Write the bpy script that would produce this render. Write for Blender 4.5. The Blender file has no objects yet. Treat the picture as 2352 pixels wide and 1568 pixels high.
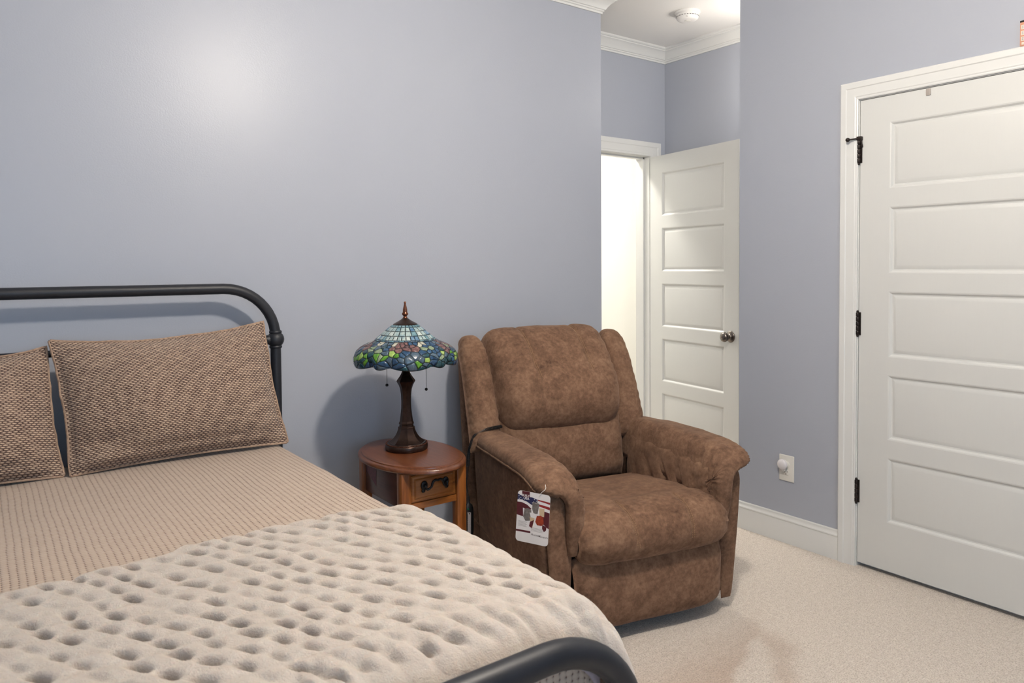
import bpy, bmesh, math, random
import numpy as np
from mathutils import Vector, Matrix, noise
random.seed(7)
rng = np.random.default_rng(11)
PI = math.pi
scene = bpy.context.scene
col = scene.collection
R = math.radians

# ------------------------------------------------------------------ camera
F_PX, CY, YAW, PITCH, ROLL, CAM_H = 1676.8, 665.5, 0.6353, 0.0325, 0.0073, 1.3437
cam_d = bpy.data.cameras.new('camera')
cam = bpy.data.objects.new('camera', cam_d)
col.objects.link(cam)
cam_d.sensor_width = 36
cam_d.lens = F_PX / 2352 * 36
cam_d.shift_y = -(784 - CY) / 2352
cam_d.clip_start = 0.02
fwd = Vector((math.sin(YAW), math.cos(YAW), 0))
rgt = Vector((math.cos(YAW), -math.sin(YAW), 0))
upv = Vector((0, 0, 1))
fw2 = fwd * math.cos(PITCH) - upv * math.sin(PITCH)
up2 = upv * math.cos(PITCH) + fwd * math.sin(PITCH)
ex = rgt * math.cos(ROLL) - up2 * math.sin(ROLL)
ey = rgt * math.sin(ROLL) + up2 * math.cos(ROLL)
cam.matrix_world = Matrix(((ex.x, ey.x, -fw2.x, 0), (ex.y, ey.y, -fw2.y, 0), (ex.z, ey.z, -fw2.z, CAM_H), (0, 0, 0, 1)))
cam_d.dof.use_dof = True
cam_d.dof.focus_distance = 2.75
cam_d.dof.aperture_fstop = 7
scene.camera = cam

# ------------------------------------------------------------------ world, light, exposure
wd = bpy.data.worlds.new('world')
scene.world = wd
wd.use_nodes = True
wd.node_tree.nodes['Background'].inputs[0].default_value = (.55, .68, 1, 1)
wd.node_tree.nodes['Background'].inputs[1].default_value = .3
vs = scene.view_settings
vs.view_transform = 'Standard'
vs.look = 'None'
vs.gamma = 1
vs.use_curve_mapping = False
vs.exposure = 0.30
GLOBE = (1.29, .96, 2.53)      # ceiling light bowl, near the middle of the room
GLOBE_R = .085
GLOBE_STRENGTH = 400
# daylight entering by the window in the wall behind the camera
WIN = (-1.15, .65, .85, 2.25)   # x0, x1, z0, z1
ROOM = dict(x0=-1.75, y0=-2.3, yw=2.894, xe=2.736, ya=3.366, xa=3.768, yc=2.300, xr=3.132, zc=2.772)
def area(name, loc, rot, sx, sy, energy, color):
    l = bpy.data.lights.new(name, 'AREA')
    l.shape = 'RECTANGLE'; l.size = sx; l.size_y = sy; l.energy = energy; l.color = color
    o = bpy.data.objects.new(name, l); col.objects.link(o)
    o.location = loc; o.rotation_euler = rot
    return o
area('window_daylight', ((WIN[0]+WIN[1])/2, ROOM['y0']-.02, (WIN[2]+WIN[3])/2), (R(90), 0, 0), 1.7, 1.3, 30, (.48, .72, 1))

# ------------------------------------------------------------------ materials
MATS = {}
class N:
    """small node-tree helper"""
    def __init__(s, name):
        s.m = bpy.data.materials.new(name); s.m.use_nodes = True
        s.t = s.m.node_tree; s.b = s.t.nodes['Principled BSDF']
        MATS[name] = s.m
    def n(s, typ, **kw):
        x = s.t.nodes.new(typ)
        for k, v in kw.items(): setattr(x, k, v)
        return x
    def l(s, a, b): s.t.links.new(a, b)
    def coord(s, kind='Object', scale=(1, 1, 1)):
        tc = s.n('ShaderNodeTexCoord'); mp = s.n('ShaderNodeMapping')
        mp.inputs['Scale'].default_value = scale
        s.l(tc.outputs[kind], mp.inputs['Vector']); return mp.outputs['Vector']
    def noise(s, vec, scale, detail=4, rough=.55, dist=0):
        x = s.n('ShaderNodeTexNoise'); x.inputs['Scale'].default_value = scale
        x.inputs['Detail'].default_value = detail; x.inputs['Roughness'].default_value = rough
        x.inputs['Distortion'].default_value = dist
        s.l(vec, x.inputs['Vector']); return x.outputs['Fac']
    def ramp(s, fac, stops):
        x = s.n('ShaderNodeValToRGB'); e = x.color_ramp.elements
        while len(e) < len(stops): e.new(.5)
        for k, (p, c) in enumerate(stops): e[k].position = p; e[k].color = (*c, 1)
        s.l(fac, x.inputs['Fac']); return x.outputs['Color']
    def mix(s, fac, a, b, mode='MIX'):
        x = s.n('ShaderNodeMix', data_type='RGBA', blend_type=mode)
        for sock, v in ((x.inputs[0], fac), (x.inputs[6], a), (x.inputs[7], b)):
            if isinstance(v, (int, float)): sock.default_value = v
            elif isinstance(v, tuple): sock.default_value = (*v, 1)
            else: s.l(v, sock)
        return x.outputs[2]
    def math(s, op, a, b=None, c=None):
        x = s.n('ShaderNodeMath', operation=op)
        for k, v in enumerate((a, b, c)):
            if v is None: continue
            if isinstance(v, (int, float)): x.inputs[k].default_value = v
            else: s.l(v, x.inputs[k])
        return x.outputs[0]
    def bump(s, h, strength=.3, dist=.01, normal=None):
        x = s.n('ShaderNodeBump'); x.inputs['Strength'].default_value = strength
        x.inputs['Distance'].default_value = dist
        s.l(h, x.inputs['Height'])
        if normal: s.l(normal, x.inputs['Normal'])
        s.l(x.outputs['Normal'], s.b.inputs['Normal']); return x.outputs['Normal']
    def set(s, color=None, rough=.5, spec=.5, metal=0, sheen=0, sheen_r=.5, coat=0, sheen_tint=None):
        b = s.b
        if color is not None:
            if isinstance(color, tuple): b.inputs['Base Color'].default_value = (*color, 1)
            else: s.l(color, b.inputs['Base Color'])
        b.inputs['Roughness'].default_value = rough
        b.inputs['Specular IOR Level'].default_value = spec
        b.inputs['Metallic'].default_value = metal
        b.inputs['Sheen Weight'].default_value = sheen
        b.inputs['Sheen Roughness'].default_value = sheen_r
        if sheen_tint: b.inputs['Sheen Tint'].default_value = (*sheen_tint, 1)
        b.inputs['Coat Weight'].default_value = coat
        return s.m

def simple(name, color, rough=.5, spec=.5, metal=0, var=.06, scale=30, bump=0, coat=0):
    s = N(name); v = s.coord()
    nz = s.noise(v, scale, 3)
    a = tuple(max(0, c*(1-var)) for c in color); b = tuple(min(1, c*(1+var)) for c in color)
    s.set(s.ramp(nz, [(.3, a), (.7, b)]), rough, spec, metal, coat=coat)
    if bump: s.bump(s.noise(v, scale*4, 2), bump, .002)
    return s.m

# wall paint: periwinkle grey eggshell with roller texture
s = N('wall_paint'); v = s.coord('Object')
big = s.noise(v, 1.3, 2)
s.set(s.ramp(big, [(.3, (.390, .412, .470)), (.7, (.400, .422, .477))]), .37, .34)
s.bump(s.noise(v, 170, 2, .5), .085, .004)
s = N('white_trim'); v = s.coord()
s.set(s.ramp(s.noise(v, 5, 2), [(.3, (.70, .703, .685)), (.7, (.715, .718, .70))]), .36, .5)
s = N('door_paint'); v = s.coord('Object', (40, 40, 3))
s.set(s.ramp(s.noise(v, 4, 3), [(.3, (.642, .645, .625)), (.7, (.648, .651, .631))]), .38, .5)
s.bump(s.noise(v, 9, 4), .006, .002)
simple('ceiling_paint', (.86, .845, .815), .8, .2, var=.01, scale=3, bump=.05)
simple('hall_paint', (.86, .86, .83), .6, .3, var=.01, scale=2)
# carpet
s = N('carpet'); v = s.coord()
fine = s.noise(v, 190, 3, .6); mid = s.noise(v, 55, 3, .6); big = s.noise(v, 3.2, 3, .5, .6)
c1 = s.ramp(fine, [(.30, (.53, .445, .37)), (.52, (.82, .73, .64)), (.75, (.92, .85, .765))])
c2 = s.ramp(mid, [(.3, (.86, .84, .82)), (.65, (1, 1, 1))])
c = s.mix(1, c1, c2, 'MULTIPLY')
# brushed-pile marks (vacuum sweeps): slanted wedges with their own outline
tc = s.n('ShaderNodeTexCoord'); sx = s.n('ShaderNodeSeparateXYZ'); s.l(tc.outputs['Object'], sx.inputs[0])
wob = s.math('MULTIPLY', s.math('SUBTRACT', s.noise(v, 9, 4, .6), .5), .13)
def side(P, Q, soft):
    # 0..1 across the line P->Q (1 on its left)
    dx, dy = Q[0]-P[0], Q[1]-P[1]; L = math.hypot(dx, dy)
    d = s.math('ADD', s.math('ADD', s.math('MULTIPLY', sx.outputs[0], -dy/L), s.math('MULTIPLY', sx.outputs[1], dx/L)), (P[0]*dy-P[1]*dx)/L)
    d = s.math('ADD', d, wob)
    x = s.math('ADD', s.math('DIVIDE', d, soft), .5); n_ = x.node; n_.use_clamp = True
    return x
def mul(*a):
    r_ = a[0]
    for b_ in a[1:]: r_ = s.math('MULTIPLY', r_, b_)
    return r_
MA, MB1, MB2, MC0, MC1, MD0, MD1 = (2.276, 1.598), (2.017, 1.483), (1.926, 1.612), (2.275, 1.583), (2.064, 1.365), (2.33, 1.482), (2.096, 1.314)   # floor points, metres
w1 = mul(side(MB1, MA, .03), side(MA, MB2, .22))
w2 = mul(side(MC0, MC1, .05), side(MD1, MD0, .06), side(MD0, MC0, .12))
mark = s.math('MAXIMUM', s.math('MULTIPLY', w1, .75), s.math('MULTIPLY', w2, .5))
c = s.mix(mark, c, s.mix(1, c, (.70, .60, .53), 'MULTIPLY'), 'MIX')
s.set(c, .95, .1, sheen=.25, sheen_r=.6)
h = s.math('ADD', s.math('MULTIPLY', fine, .8), s.math('MULTIPLY', mid, .6))
s.bump(h, .9, .012)
# recliner fabric: mottled brown faux suede
s = N('brown_suede'); v = s.coord('Object')
n1 = s.noise(v, 16, 7, .70, .15); n2 = s.noise(v, 70, 4, .6); n3 = s.noise(v, 3.5, 3, .5)
f = s.math('ADD', s.math('ADD', s.math('MULTIPLY', n1, .50), s.math('MULTIPLY', n2, .33)), s.math('MULTIPLY', n3, .25))
c = s.ramp(f, [(.36, (.060, .032, .020)), (.53, (.158, .089, .055)), (.72, (.275, .167, .105))])
s.set(c, .88, .15, sheen=.22, sheen_r=.45, sheen_tint=(.75, .52, .40))
s.bump(s.math('ADD', s.noise(v, 420, 2), s.math('MULTIPLY', n2, .8)), .22, .003)
simple('tan_thread', (.30, .18, .095), .7, .2)
simple('dark_underside', (.02, .018, .016), .9, .1)
# bed metal
s = N('black_metal'); v = s.coord()
s.set(s.ramp(s.noise(v, 20, 2), [(.3, (.012, .0135, .018)), (.7, (.016, .0175, .023))]), .45, .4)
s.bump(s.noise(v, 600, 2), .12, .001)
# waffle woven fabric: one staggered bump per stitch, from UV in metres
def weave(name, cw, ch, light, mid, dark, stagger=.5, bumpd=.006, ep=(2.6, 2.2), rowk=1.):
    s = N(name)
    uv = s.n('ShaderNodeUVMap'); sp = s.n('ShaderNodeSeparateXYZ'); s.l(uv.outputs['UV'], sp.inputs[0])
    ob = s.coord('Object')
    wx = s.math('MULTIPLY', s.math('SUBTRACT', s.noise(ob, 6, 2), .5), .5)
    U = s.math('ADD', s.math('DIVIDE', sp.outputs[0], cw), wx); V = s.math('ADD', s.math('DIVIDE', sp.outputs[1], ch), wx)
    row = s.math('FLOOR', V)
    off = s.math('MULTIPLY', s.math('FLOORED_MODULO', row, 2), stagger)
    Us = s.math('ADD', U, off)
    fx = s.math('MULTIPLY', s.math('SUBTRACT', s.math('FRACT', Us), .5), 2)
    fy = s.math('MULTIPLY', s.math('SUBTRACT', s.math('FRACT', V), .5), 2)
    px = s.math('POWER', s.math('ABSOLUTE', fx), ep[0]); py = s.math('POWER', s.math('ABSOLUTE', fy), ep[1])
    if rowk != 1:
        hole = s.math('MULTIPLY', s.math('POWER', s.math('ABSOLUTE', fx), 3), s.math('POWER', s.math('ABSOLUTE', fy), 1.6))
        py = s.math('ADD', s.math('MULTIPLY', py, .16), s.math('MULTIPLY', hole, 1.15)); px = s.math('MULTIPLY', px, .24)
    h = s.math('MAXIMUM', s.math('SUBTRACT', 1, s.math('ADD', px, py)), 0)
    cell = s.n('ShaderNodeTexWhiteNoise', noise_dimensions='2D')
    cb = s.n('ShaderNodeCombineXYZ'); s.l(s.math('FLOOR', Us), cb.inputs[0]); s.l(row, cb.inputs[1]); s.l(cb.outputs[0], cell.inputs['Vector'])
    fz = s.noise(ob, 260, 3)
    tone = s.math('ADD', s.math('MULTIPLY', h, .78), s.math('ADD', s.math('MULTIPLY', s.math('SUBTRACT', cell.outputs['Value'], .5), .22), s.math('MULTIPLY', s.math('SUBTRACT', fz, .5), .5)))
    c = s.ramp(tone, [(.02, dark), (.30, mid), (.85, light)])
    s.set(c, .92, .1, sheen=.2, sheen_r=.5)
    s.bump(s.math('ADD', h, s.math('MULTIPLY', fz, .25)), .8, bumpd)
    return s.m
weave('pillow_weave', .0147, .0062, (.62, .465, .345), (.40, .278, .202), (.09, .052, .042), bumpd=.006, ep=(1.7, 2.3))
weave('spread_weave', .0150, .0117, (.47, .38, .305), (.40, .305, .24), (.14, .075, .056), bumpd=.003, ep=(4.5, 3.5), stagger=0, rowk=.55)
simple('pillow_piping', (.36, .25, .18), .9, .1, var=.3, scale=120)
# throw: cream plush
s = N('cream_plush'); v = s.coord()
n1 = s.noise(v, 300, 3, .7); n2 = s.noise(v, 25, 3)
c = s.ramp(n2, [(.3, (.49, .43, .378)), (.7, (.56, .50, .445))])
s.set(c, .95, .08, sheen=.45, sheen_r=.4, sheen_tint=(1, .93, .86))
s.b.inputs['Subsurface Weight'].default_value = .35; s.b.inputs['Subsurface Radius'].default_value = (1, .62, .42); s.b.inputs['Subsurface Scale'].default_value = .010
s.bump(s.math('ADD', n1, s.math('MULTIPLY', s.noise(v, 110, 4, .7), .9)), .6, .006)
s = N('lilac_lining'); v = s.coord()
s.set(s.ramp(s.noise(v, 60, 3), [(.3, (.36, .32, .37)), (.7, (.44, .40, .44))]), .9, .1, sheen=.3)
simple('mattress_ticking', (.6, .58, .55), .9, .1)
# oak
def wood(name, a, b, cc, axis):
    s = N(name)
    sc = {'x': (1.2, 14, 14), 'y': (14, 1.2, 14), 'z': (14, 14, 1.2)}[axis]
    v = s.coord('Object', sc)
    n1 = s.noise(v, 2.2, 6, .6, 1.4); n2 = s.noise(v, 9, 4, .6, .3)
    f = s.math('ADD', s.math('MULTIPLY', n1, .7), s.math('MULTIPLY', n2, .35))
    s.set(s.ramp(f, [(.34, a), (.52, b), (.72, cc)]), .30, .5, coat=.25)
    s.b.inputs['Coat Roughness'].default_value = .2
    s.bump(n2, .06, .002)
wood('oak_top', (.075, .020, .008), (.135, .042, .016), (.185, .064, .025), 'y')
wood('oak_leg', (.10, .027, .006), (.235, .074, .015), (.315, .11, .026), 'z')
wood('oak_front', (.12, .034, .007), (.26, .086, .018), (.345, .125, .03), 'x')
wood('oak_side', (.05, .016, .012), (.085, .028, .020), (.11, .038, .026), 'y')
simple('dark_bronze', (.055, .033, .026), .30, .5, .85, var=.25, scale=40)
simple('copper_bronze', (.22, .085, .05), .28, .5, .9, var=.15, scale=60)
simple('lead_came', (.018, .026, .028), .45, .5, .5, var=.2, scale=200)
simple('black_iron', (.010, .010, .011), .45, .5, .4)
simple('black_plastic', (.010, .011, .012), .35, .5)
simple('nickel', (.20, .175, .155), .28, .5, .95, var=.2, scale=50)
simple('hinge_bronze', (.025, .018, .016), .4, .5, .6)
simple('white_plastic', (.74, .72, .67), .35, .5, var=.01)
simple('dome_plastic', (.70, .67, .68), .25, .5, var=.01)
simple('detector_plastic', (.82, .80, .77), .4, .4, var=.01)
simple('slot_dark', (.05, .03, .028), .6, .2)
simple('grey_clip', (.36, .32, .29), .5, .4)
simple('card_white', (.74, .71, .70), .45, .4, var=.015, scale=12)
simple('card_navy', (.022, .024, .075), .45, .4)
simple('card_red', (.26, .022, .022), .45, .4)
simple('card_maroon', (.085, .016, .022), .45, .4)
simple('card_grey', (.17, .15, .14), .5, .3, var=.3, scale=160)
simple('card_brick', (.30, .045, .02), .5, .3, var=.25, scale=160)
simple('card_cream', (.55, .42, .27), .5, .3)
simple('print_grey', (.42, .39, .385), .5, .3)
simple('label_silver', (.40, .37, .37), .5, .4, var=.15, scale=300)
simple('box_orange', (.60, .30, .20), .6, .3)
simple('box_cream', (.72, .64, .54), .6, .3)
simple('box_black', (.02, .015, .014), .5, .3)
simple('sticker_red', (.17, .014, .018), .4, .5)
simple('sticker_pink', (.12, .028, .045), .4, .5, var=.3, scale=120)
s = N('green_lens'); s.set((.0, .16, .06), .25, .5)
s = N('lamp_glass'); s.set((.9, .88, .82), .4, .5)
s.b.inputs['Emission Color'].default_value = (1, .91, .80, 1); s.b.inputs['Emission Strength'].default_value = GLOBE_STRENGTH
s = N('hall_glass'); s.set((.9, .88, .82), .4, .5)
s.b.inputs['Emission Color'].default_value = (1, .95, .86, 1); s.b.inputs['Emission Strength'].default_value = 235
s = N('entry_fill_glass'); s.set((.9, .88, .82), .4, .5)  # glow of the fill light added in the alcove
s.b.inputs['Emission Color'].default_value = (1, .93, .84, 1); s.b.inputs['Emission Strength'].default_value = 18
s = N('window_glass'); s.set((1, 1, 1), .02, .5); s.b.inputs['Transmission Weight'].default_value = 1
# stained glass
def glass(name, a, b, rough=.18):
    s = N(name); v = s.coord('Object', (1, 1, .6))
    nz = s.noise(v, 45, 4, .6, 1.5)
    s.set(s.ramp(nz, [(.35, a), (.65, b)]), rough, .6)
    s.bump(s.noise(v, 130, 2), .1, .002)
    return s.m
G_SKY = [glass('sky_glass_pale', (.22, .33, .36), (.42, .50, .47)), glass('sky_glass_teal', (.09, .20, .24), (.20, .32, .36)),
         glass('sky_glass_blue', (.06, .14, .25), (.18, .30, .40)), glass('sky_glass_milk', (.34, .43, .43), (.55, .60, .55))]
G_DEEP = [glass('deep_blue_glass', (.008, .032, .08), (.025, .08, .16)), glass('deep_teal_glass', (.005, .028, .04), (.014, .065, .085)),
          glass('slate_blue_glass', (.035, .065, .10), (.08, .125, .17))]
G_GREEN = [glass('leaf_green_glass', (.045, .16, .012), (.13, .33, .03)), glass('lime_glass', (.18, .32, .05), (.36, .48, .14)), glass('sage_glass', (.13, .20, .12), (.28, .33, .21))]
G_WHITE = [glass('cream_glass', (.36, .36, .29), (.55, .52, .42))]
G_PLUM = [glass('plum_glass', (.055, .026, .032), (.12, .058, .06)), glass('rose_glass', (.10, .042, .042), (.20, .10, .09))]

# ------------------------------------------------------------------ mesh helpers
def M(m): return MATS[m] if isinstance(m, str) else m
def mesh(name, verts, faces, mat, parent=None, smooth=True, uv=None, autosmooth=None):
    me = bpy.data.meshes.new(name)
    me.from_pydata([tuple(map(float, v)) for v in verts], [], [tuple(int(i) for i in f) for f in faces])
    me.update()
    if uv is not None:
        lay = me.uv_layers.new(name='UVMap')
        li = np.empty(len(me.loops), dtype=np.int32); me.loops.foreach_get('vertex_index', li)
        lay.data.foreach_set('uv', np.asarray(uv, dtype=np.float32)[li].ravel())
    if mat is not None: me.materials.append(M(mat))
    if smooth:
        me.polygons.foreach_set('use_smooth', [True]*len(me.polygons))
        if autosmooth: me.set_sharp_from_angle(angle=R(autosmooth))
    o = bpy.data.objects.new(name, me); col.objects.link(o)
    if parent: o.parent = parent
    return o
class MB:
    """collects shapes into one mesh"""
    def __init__(s): s.v = []; s.f = []
    def add(s, v, f):
        k = len(s.v); s.v += [tuple(map(float, p)) for p in v]; s.f += [tuple(i+k for i in q) for q in f]; return s
    def box(s, x0, x1, y0, y1, z0, z1, bev=0, seg=2):
        return s.add(*boxvf(x0, x1, y0, y1, z0, z1, bev, seg))
    def build(s, name, mat, parent=None, smooth=True, autosmooth=40): return mesh(name, s.v, s.f, mat, parent, smooth, None, autosmooth)
def boxvf(x0, x1, y0, y1, z0, z1, bev=0, seg=2):
    bm = bmesh.new()
    bmesh.ops.create_cube(bm, size=1)
    for v in bm.verts:
        v.co = Vector(((x0+x1)/2+v.co.x*(x1-x0), (y0+y1)/2+v.co.y*(y1-y0), (z0+z1)/2+v.co.z*(z1-z0)))
    if bev: bmesh.ops.bevel(bm, geom=list(bm.edges), offset=bev, segments=seg, profile=.5, affect='EDGES')
    bm.verts.ensure_lookup_table()
    vf = [tuple(v.co) for v in bm.verts], [tuple(v.index for v in f.verts) for f in bm.faces]
    bm.free(); return vf
def box(name, x0, x1, y0, y1, z0, z1, mat, parent=None, bev=0, seg=2):
    return MB().box(x0, x1, y0, y1, z0, z1, bev, seg).build(name, mat, parent)
def lathe_vf(prof, n=32, mod=None, cap=True, flat=False):
    v = []; f = []
    for k, (r, z) in enumerate(prof):
        for i in range(n):
            a = 2*PI*i/n
            rr = r*(mod(a, k, z) if mod else 1)
            v.append((rr*math.cos(a), rr*math.sin(a), z))
    for k in range(len(prof)-1):
        for i in range(n):
            j = (i+1) % n
            f.append((k*n+i, k*n+j, (k+1)*n+j, (k+1)*n+i))
    if cap:
        f.append(tuple(range(n-1, -1, -1))); f.append(tuple((len(prof)-1)*n+i for i in range(n)))
    return v, f
def catmull(pts, m):
    """m samples along an open Catmull-Rom spline through pts (any dimension)"""
    P = np.asarray(pts, float); n = len(P)
    Q = np.vstack([2*P[0]-P[1], P, 2*P[-1]-P[-2]])
    t = np.linspace(0, n-1, m); i = np.minimum(t.astype(int), n-2); u = (t-i)[:, None]
    p0, p1, p2, p3 = Q[i], Q[i+1], Q[i+2], Q[i+3]
    return .5*((2*p1)+(-p0+p2)*u+(2*p0-5*p1+4*p2-p3)*u*u+(-p0+3*p1-3*p2+p3)*u**3)
def tube_vf(pts, rad, n=10, cap=True):
    P = [Vector(p) for p in pts]; m = len(P)
    rads = rad if hasattr(rad, '__len__') else [rad]*m
    T = [(P[min(i+1, m-1)]-P[max(i-1, 0)]).normalized() for i in range(m)]
    ref = Vector((0, 0, 1)) if abs(T[0].z) < .9 else Vector((1, 0, 0))
    nrm = T[0].cross(ref).normalized()
    v = []; f = []
    for i in range(m):
        nrm = (nrm - T[i]*nrm.dot(T[i])).normalized(); b = T[i].cross(nrm)
        for k in range(n):
            a = 2*PI*k/n
            v.append(tuple(P[i]+(nrm*math.cos(a)+b*math.sin(a))*rads[i]))
    for i in range(m-1):
        for k in range(n):
            j = (k+1) % n
            f.append((i*n+k, i*n+j, (i+1)*n+j, (i+1)*n+k))
    if cap: f.append(tuple(range(n-1, -1, -1))); f.append(tuple((m-1)*n+k for k in range(n)))
    return v, f
def tube(name, pts, rad, mat, parent=None, n=12): return mesh(name, *tube_vf(pts, rad, n), mat, parent, True, None, 60)
def sphere_vf(c, r, nu=16, nv=10, sc=(1, 1, 1)):
    v = [(c[0], c[1], c[2]-r*sc[2])]; f = []
    for j in range(1, nv):
        ph = -PI/2+PI*j/nv
        for i in range(nu):
            a = 2*PI*i/nu
            v.append((c[0]+r*sc[0]*math.cos(ph)*math.cos(a), c[1]+r*sc[1]*math.cos(ph)*math.sin(a), c[2]+r*sc[2]*math.sin(ph)))
    v.append((c[0], c[1], c[2]+r*sc[2])); top = len(v)-1
    for i in range(nu):
        k = (i+1) % nu
        f.append((0, 1+k, 1+i)); f.append((top, top-nu+i, top-nu+k))
        for j in range(nv-2): f.append((1+j*nu+i, 1+j*nu+k, 1+(j+1)*nu+k, 1+(j+1)*nu+i))
    return v, f
def xf(vf, mat4):
    return [tuple(mat4 @ Vector(p)) for p in vf[0]], vf[1]
def grid_faces(nu, nv, off=0, flip=False):
    f = []
    for j in range(nv-1):
        for i in range(nu-1):
            q = (off+j*nu+i, off+j*nu+i+1, off+(j+1)*nu+i+1, off+(j+1)*nu+i)
            f.append(q[::-1] if flip else q)
    return f
def empty(name, loc, rz=0):
    o = bpy.data.objects.new(name, None); col.objects.link(o); o.location = loc; o.rotation_euler = (0, 0, rz)
    o.empty_display_size = .1; return o
def tag(o, label, cat, group=None):
    o['label'] = label; o['category'] = cat
    if group: o['group'] = group
    return o
def struct(o, label=None):
    o['kind'] = 'structure'
    if label: o['label'] = label
    return o
def fbm(P, sc, seed=0, oct=3):
    """fast numpy value noise, ~[-1,1]; P (n,3)"""
    P = np.asarray(P, float)*sc + seed*17.13
    out = np.zeros(len(P)); amp = 1; tot = 0
    for o in range(oct):
        i = np.floor(P).astype(np.int64); fr = P-i; fr = fr*fr*(3-2*fr)
        acc = 0
        for dx in (0, 1):
            for dy in (0, 1):
                for dz in (0, 1):
                    h = ((i[:, 0]+dx)*374761393+(i[:, 1]+dy)*668265263+(i[:, 2]+dz)*2147483647+o*977) & 0xffffffff
                    h = ((h ^ (h >> 13))*1274126177) & 0xffffffff
                    val = ((h ^ (h >> 16)) & 0xffff)/32767.5-1
                    w = (fr[:, 0] if dx else 1-fr[:, 0])*(fr[:, 1] if dy else 1-fr[:, 1])*(fr[:, 2] if dz else 1-fr[:, 2])
                    acc = acc+val*w
        out += acc*amp; tot += amp; amp *= .5; P = P*2.03+5.7
    return out/tot

# ================================================================== ROOM
x0, y0, yw, xe, ya, xa, yc, xr, zc = (ROOM[k] for k in ('x0', 'y0', 'yw', 'xe', 'ya', 'xa', 'yc', 'xr', 'zc'))
HALL_Y = 4.75
DZ0, DZ1 = .020, 2.052          # door slab bottom / top
struct(box('floor', x0-.1, 5.2, y0-.1, HALL_Y+.1, -.12, 0, 'carpet'), 'beige cut-pile carpet')
struct(box('ceiling', x0-.1, 5.2, y0-.1, HALL_Y+.1, zc, zc+.12, 'ceiling_paint'), 'white ceiling')
struct(box('wall_back', x0, xe, yw, ya+.12, 0, zc, 'wall_paint'), 'periwinkle grey wall behind the headboard')
struct(box('wall_left', x0-.12, x0, y0-.12, ya, 0, zc, 'wall_paint'))
w = MB()
w.box(x0, WIN[0], y0-.14, y0, 0, zc); w.box(WIN[1], xr, y0-.14, y0, 0, zc)
w.box(WIN[0], WIN[1], y0-.14, y0, 0, WIN[2]); w.box(WIN[0], WIN[1], y0-.14, y0, WIN[3], zc)
struct(w.build('wall_front', 'wall_paint'))
# closet wall (right) with door opening
CD_L, CD_W = 1.676, .813         # closet door hinge edge y, width
CD_R = CD_L-CD_W
w = MB()
w.box(xr, xr+.115, CD_L+.012, yc, 0, zc); w.box(xr, xr+.115, y0, CD_R-.012, 0, zc)
w.box(xr, xr+.115, CD_R-.012, CD_L+.012, DZ1+.008, zc)
w.box(xr+.115, xa+.12, yc-.115, yc, 0, zc)
struct(w.build('wall_right', 'wall_paint'), 'periwinkle grey wall with the closet door')
struct(box('wall_entry_side', xa, xa+.12, yc, ya+.12, 0, zc, 'wall_paint'))
# entry alcove wall with doorway
ED_R, ED_W = 3.618, .792
ED_L = ED_R-ED_W
w = MB()
w.box(xe, ED_L-.02, ya, ya+.12, 0, zc); w.box(ED_R+.02, xa, ya, ya+.12, 0, zc)
w.box(ED_L-.02, ED_R+.02, ya, ya+.12, DZ1+.028, zc)
struct(w.build('wall_entry', 'wall_paint'))
# hall beyond the doorway
struct(box('wall_hall_back', 1.6, 5.2, HALL_Y, HALL_Y+.1, 0, zc, 'hall_paint'))
struct(box('wall_hall_left', 1.5, 1.6, ya+.12, HALL_Y, 0, zc, 'hall_paint'))
struct(box('wall_hall_right', 5.1, 5.2, ya+.12, HALL_Y, 0, zc, 'hall_paint'))
struct(box('wall_hall_front', xa+.12, 5.1, ya, ya+.12, 0, zc, 'hall_paint'))
struct(box('wall_closet_back', 5.05, 5.2, y0, ya, 0, zc, 'hall_paint'))

# profile sweep along an XY polyline (profile = (offset from wall, z)), interior on the right-hand side of travel
def sweep_xy(path, prof, closed=False):
    P = [Vector(p) for p in path]; n = len(P); v = []; f = []; m = len(prof)
    for i in range(n):
        if closed or 0 < i < n-1:
            a = (P[i]-P[i-1]).normalized(); b = (P[(i+1) % n]-P[i]).normalized()
        elif i == 0: a = b = (P[1]-P[0]).normalized()
        else: a = b = (P[-1]-P[-2]).normalized()
        na = Vector((a.y, -a.x)); nb = Vector((b.y, -b.x))
        d = (na+nb); d = d/(d.dot(na)) if d.length > 1e-6 else na
        for (o, z) in prof: v.append((P[i].x+d.x*o, P[i].y+d.y*o, z))
    for i in range(n if closed else n-1):
        j = (i+1) % n
        for k in range(m-1): f.append((i*m+k, j*m+k, j*m+k+1, i*m+k+1))
    if not closed: f.append(tuple(range(m))); f.append(tuple((n-1)*m+k for k in range(m-1, -1, -1)))
    return v, f
cd = .085
crown_prof = [(0, zc-cd), (.008, zc-cd), (.008, zc-cd+.010), (.014, zc-cd+.013), (.014, zc-cd+.020), (.020, zc-cd+.022), (.028, zc-cd+.036), (.042, zc-cd+.052), (.056, zc-cd+.062), (.062, zc-cd+.064), (.062, zc-cd+.070), (.070, zc-cd+.073), (.074, zc-cd+.078), (.074, zc), (0, zc)]
room_poly = [(x0, y0), (x0, yw), (xe, yw), (xe, ya), (xa, ya), (xa, yc), (xr, yc), (xr, y0)]
struct(mesh('trim_1', *sweep_xy(room_poly, crown_prof, True), 'white_trim', None, True, None, 25), 'white crown moulding around the ceiling')
base_prof = [(0, 0), (.014, 0), (.014, .095), (.0125, .100), (.0125, .106), (.015, .109), (.0145, .114), (.010, .119), (.0075, .127), (.0075, .133), (.005, .137), (0, .137)]
CAS = .078
struct(mesh('baseboard_back', *sweep_xy([(x0, y0), (x0, yw), (xe, yw), (xe, ya)], base_prof), 'white_trim', None, True, None, 25), 'white moulded baseboard')
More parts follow.
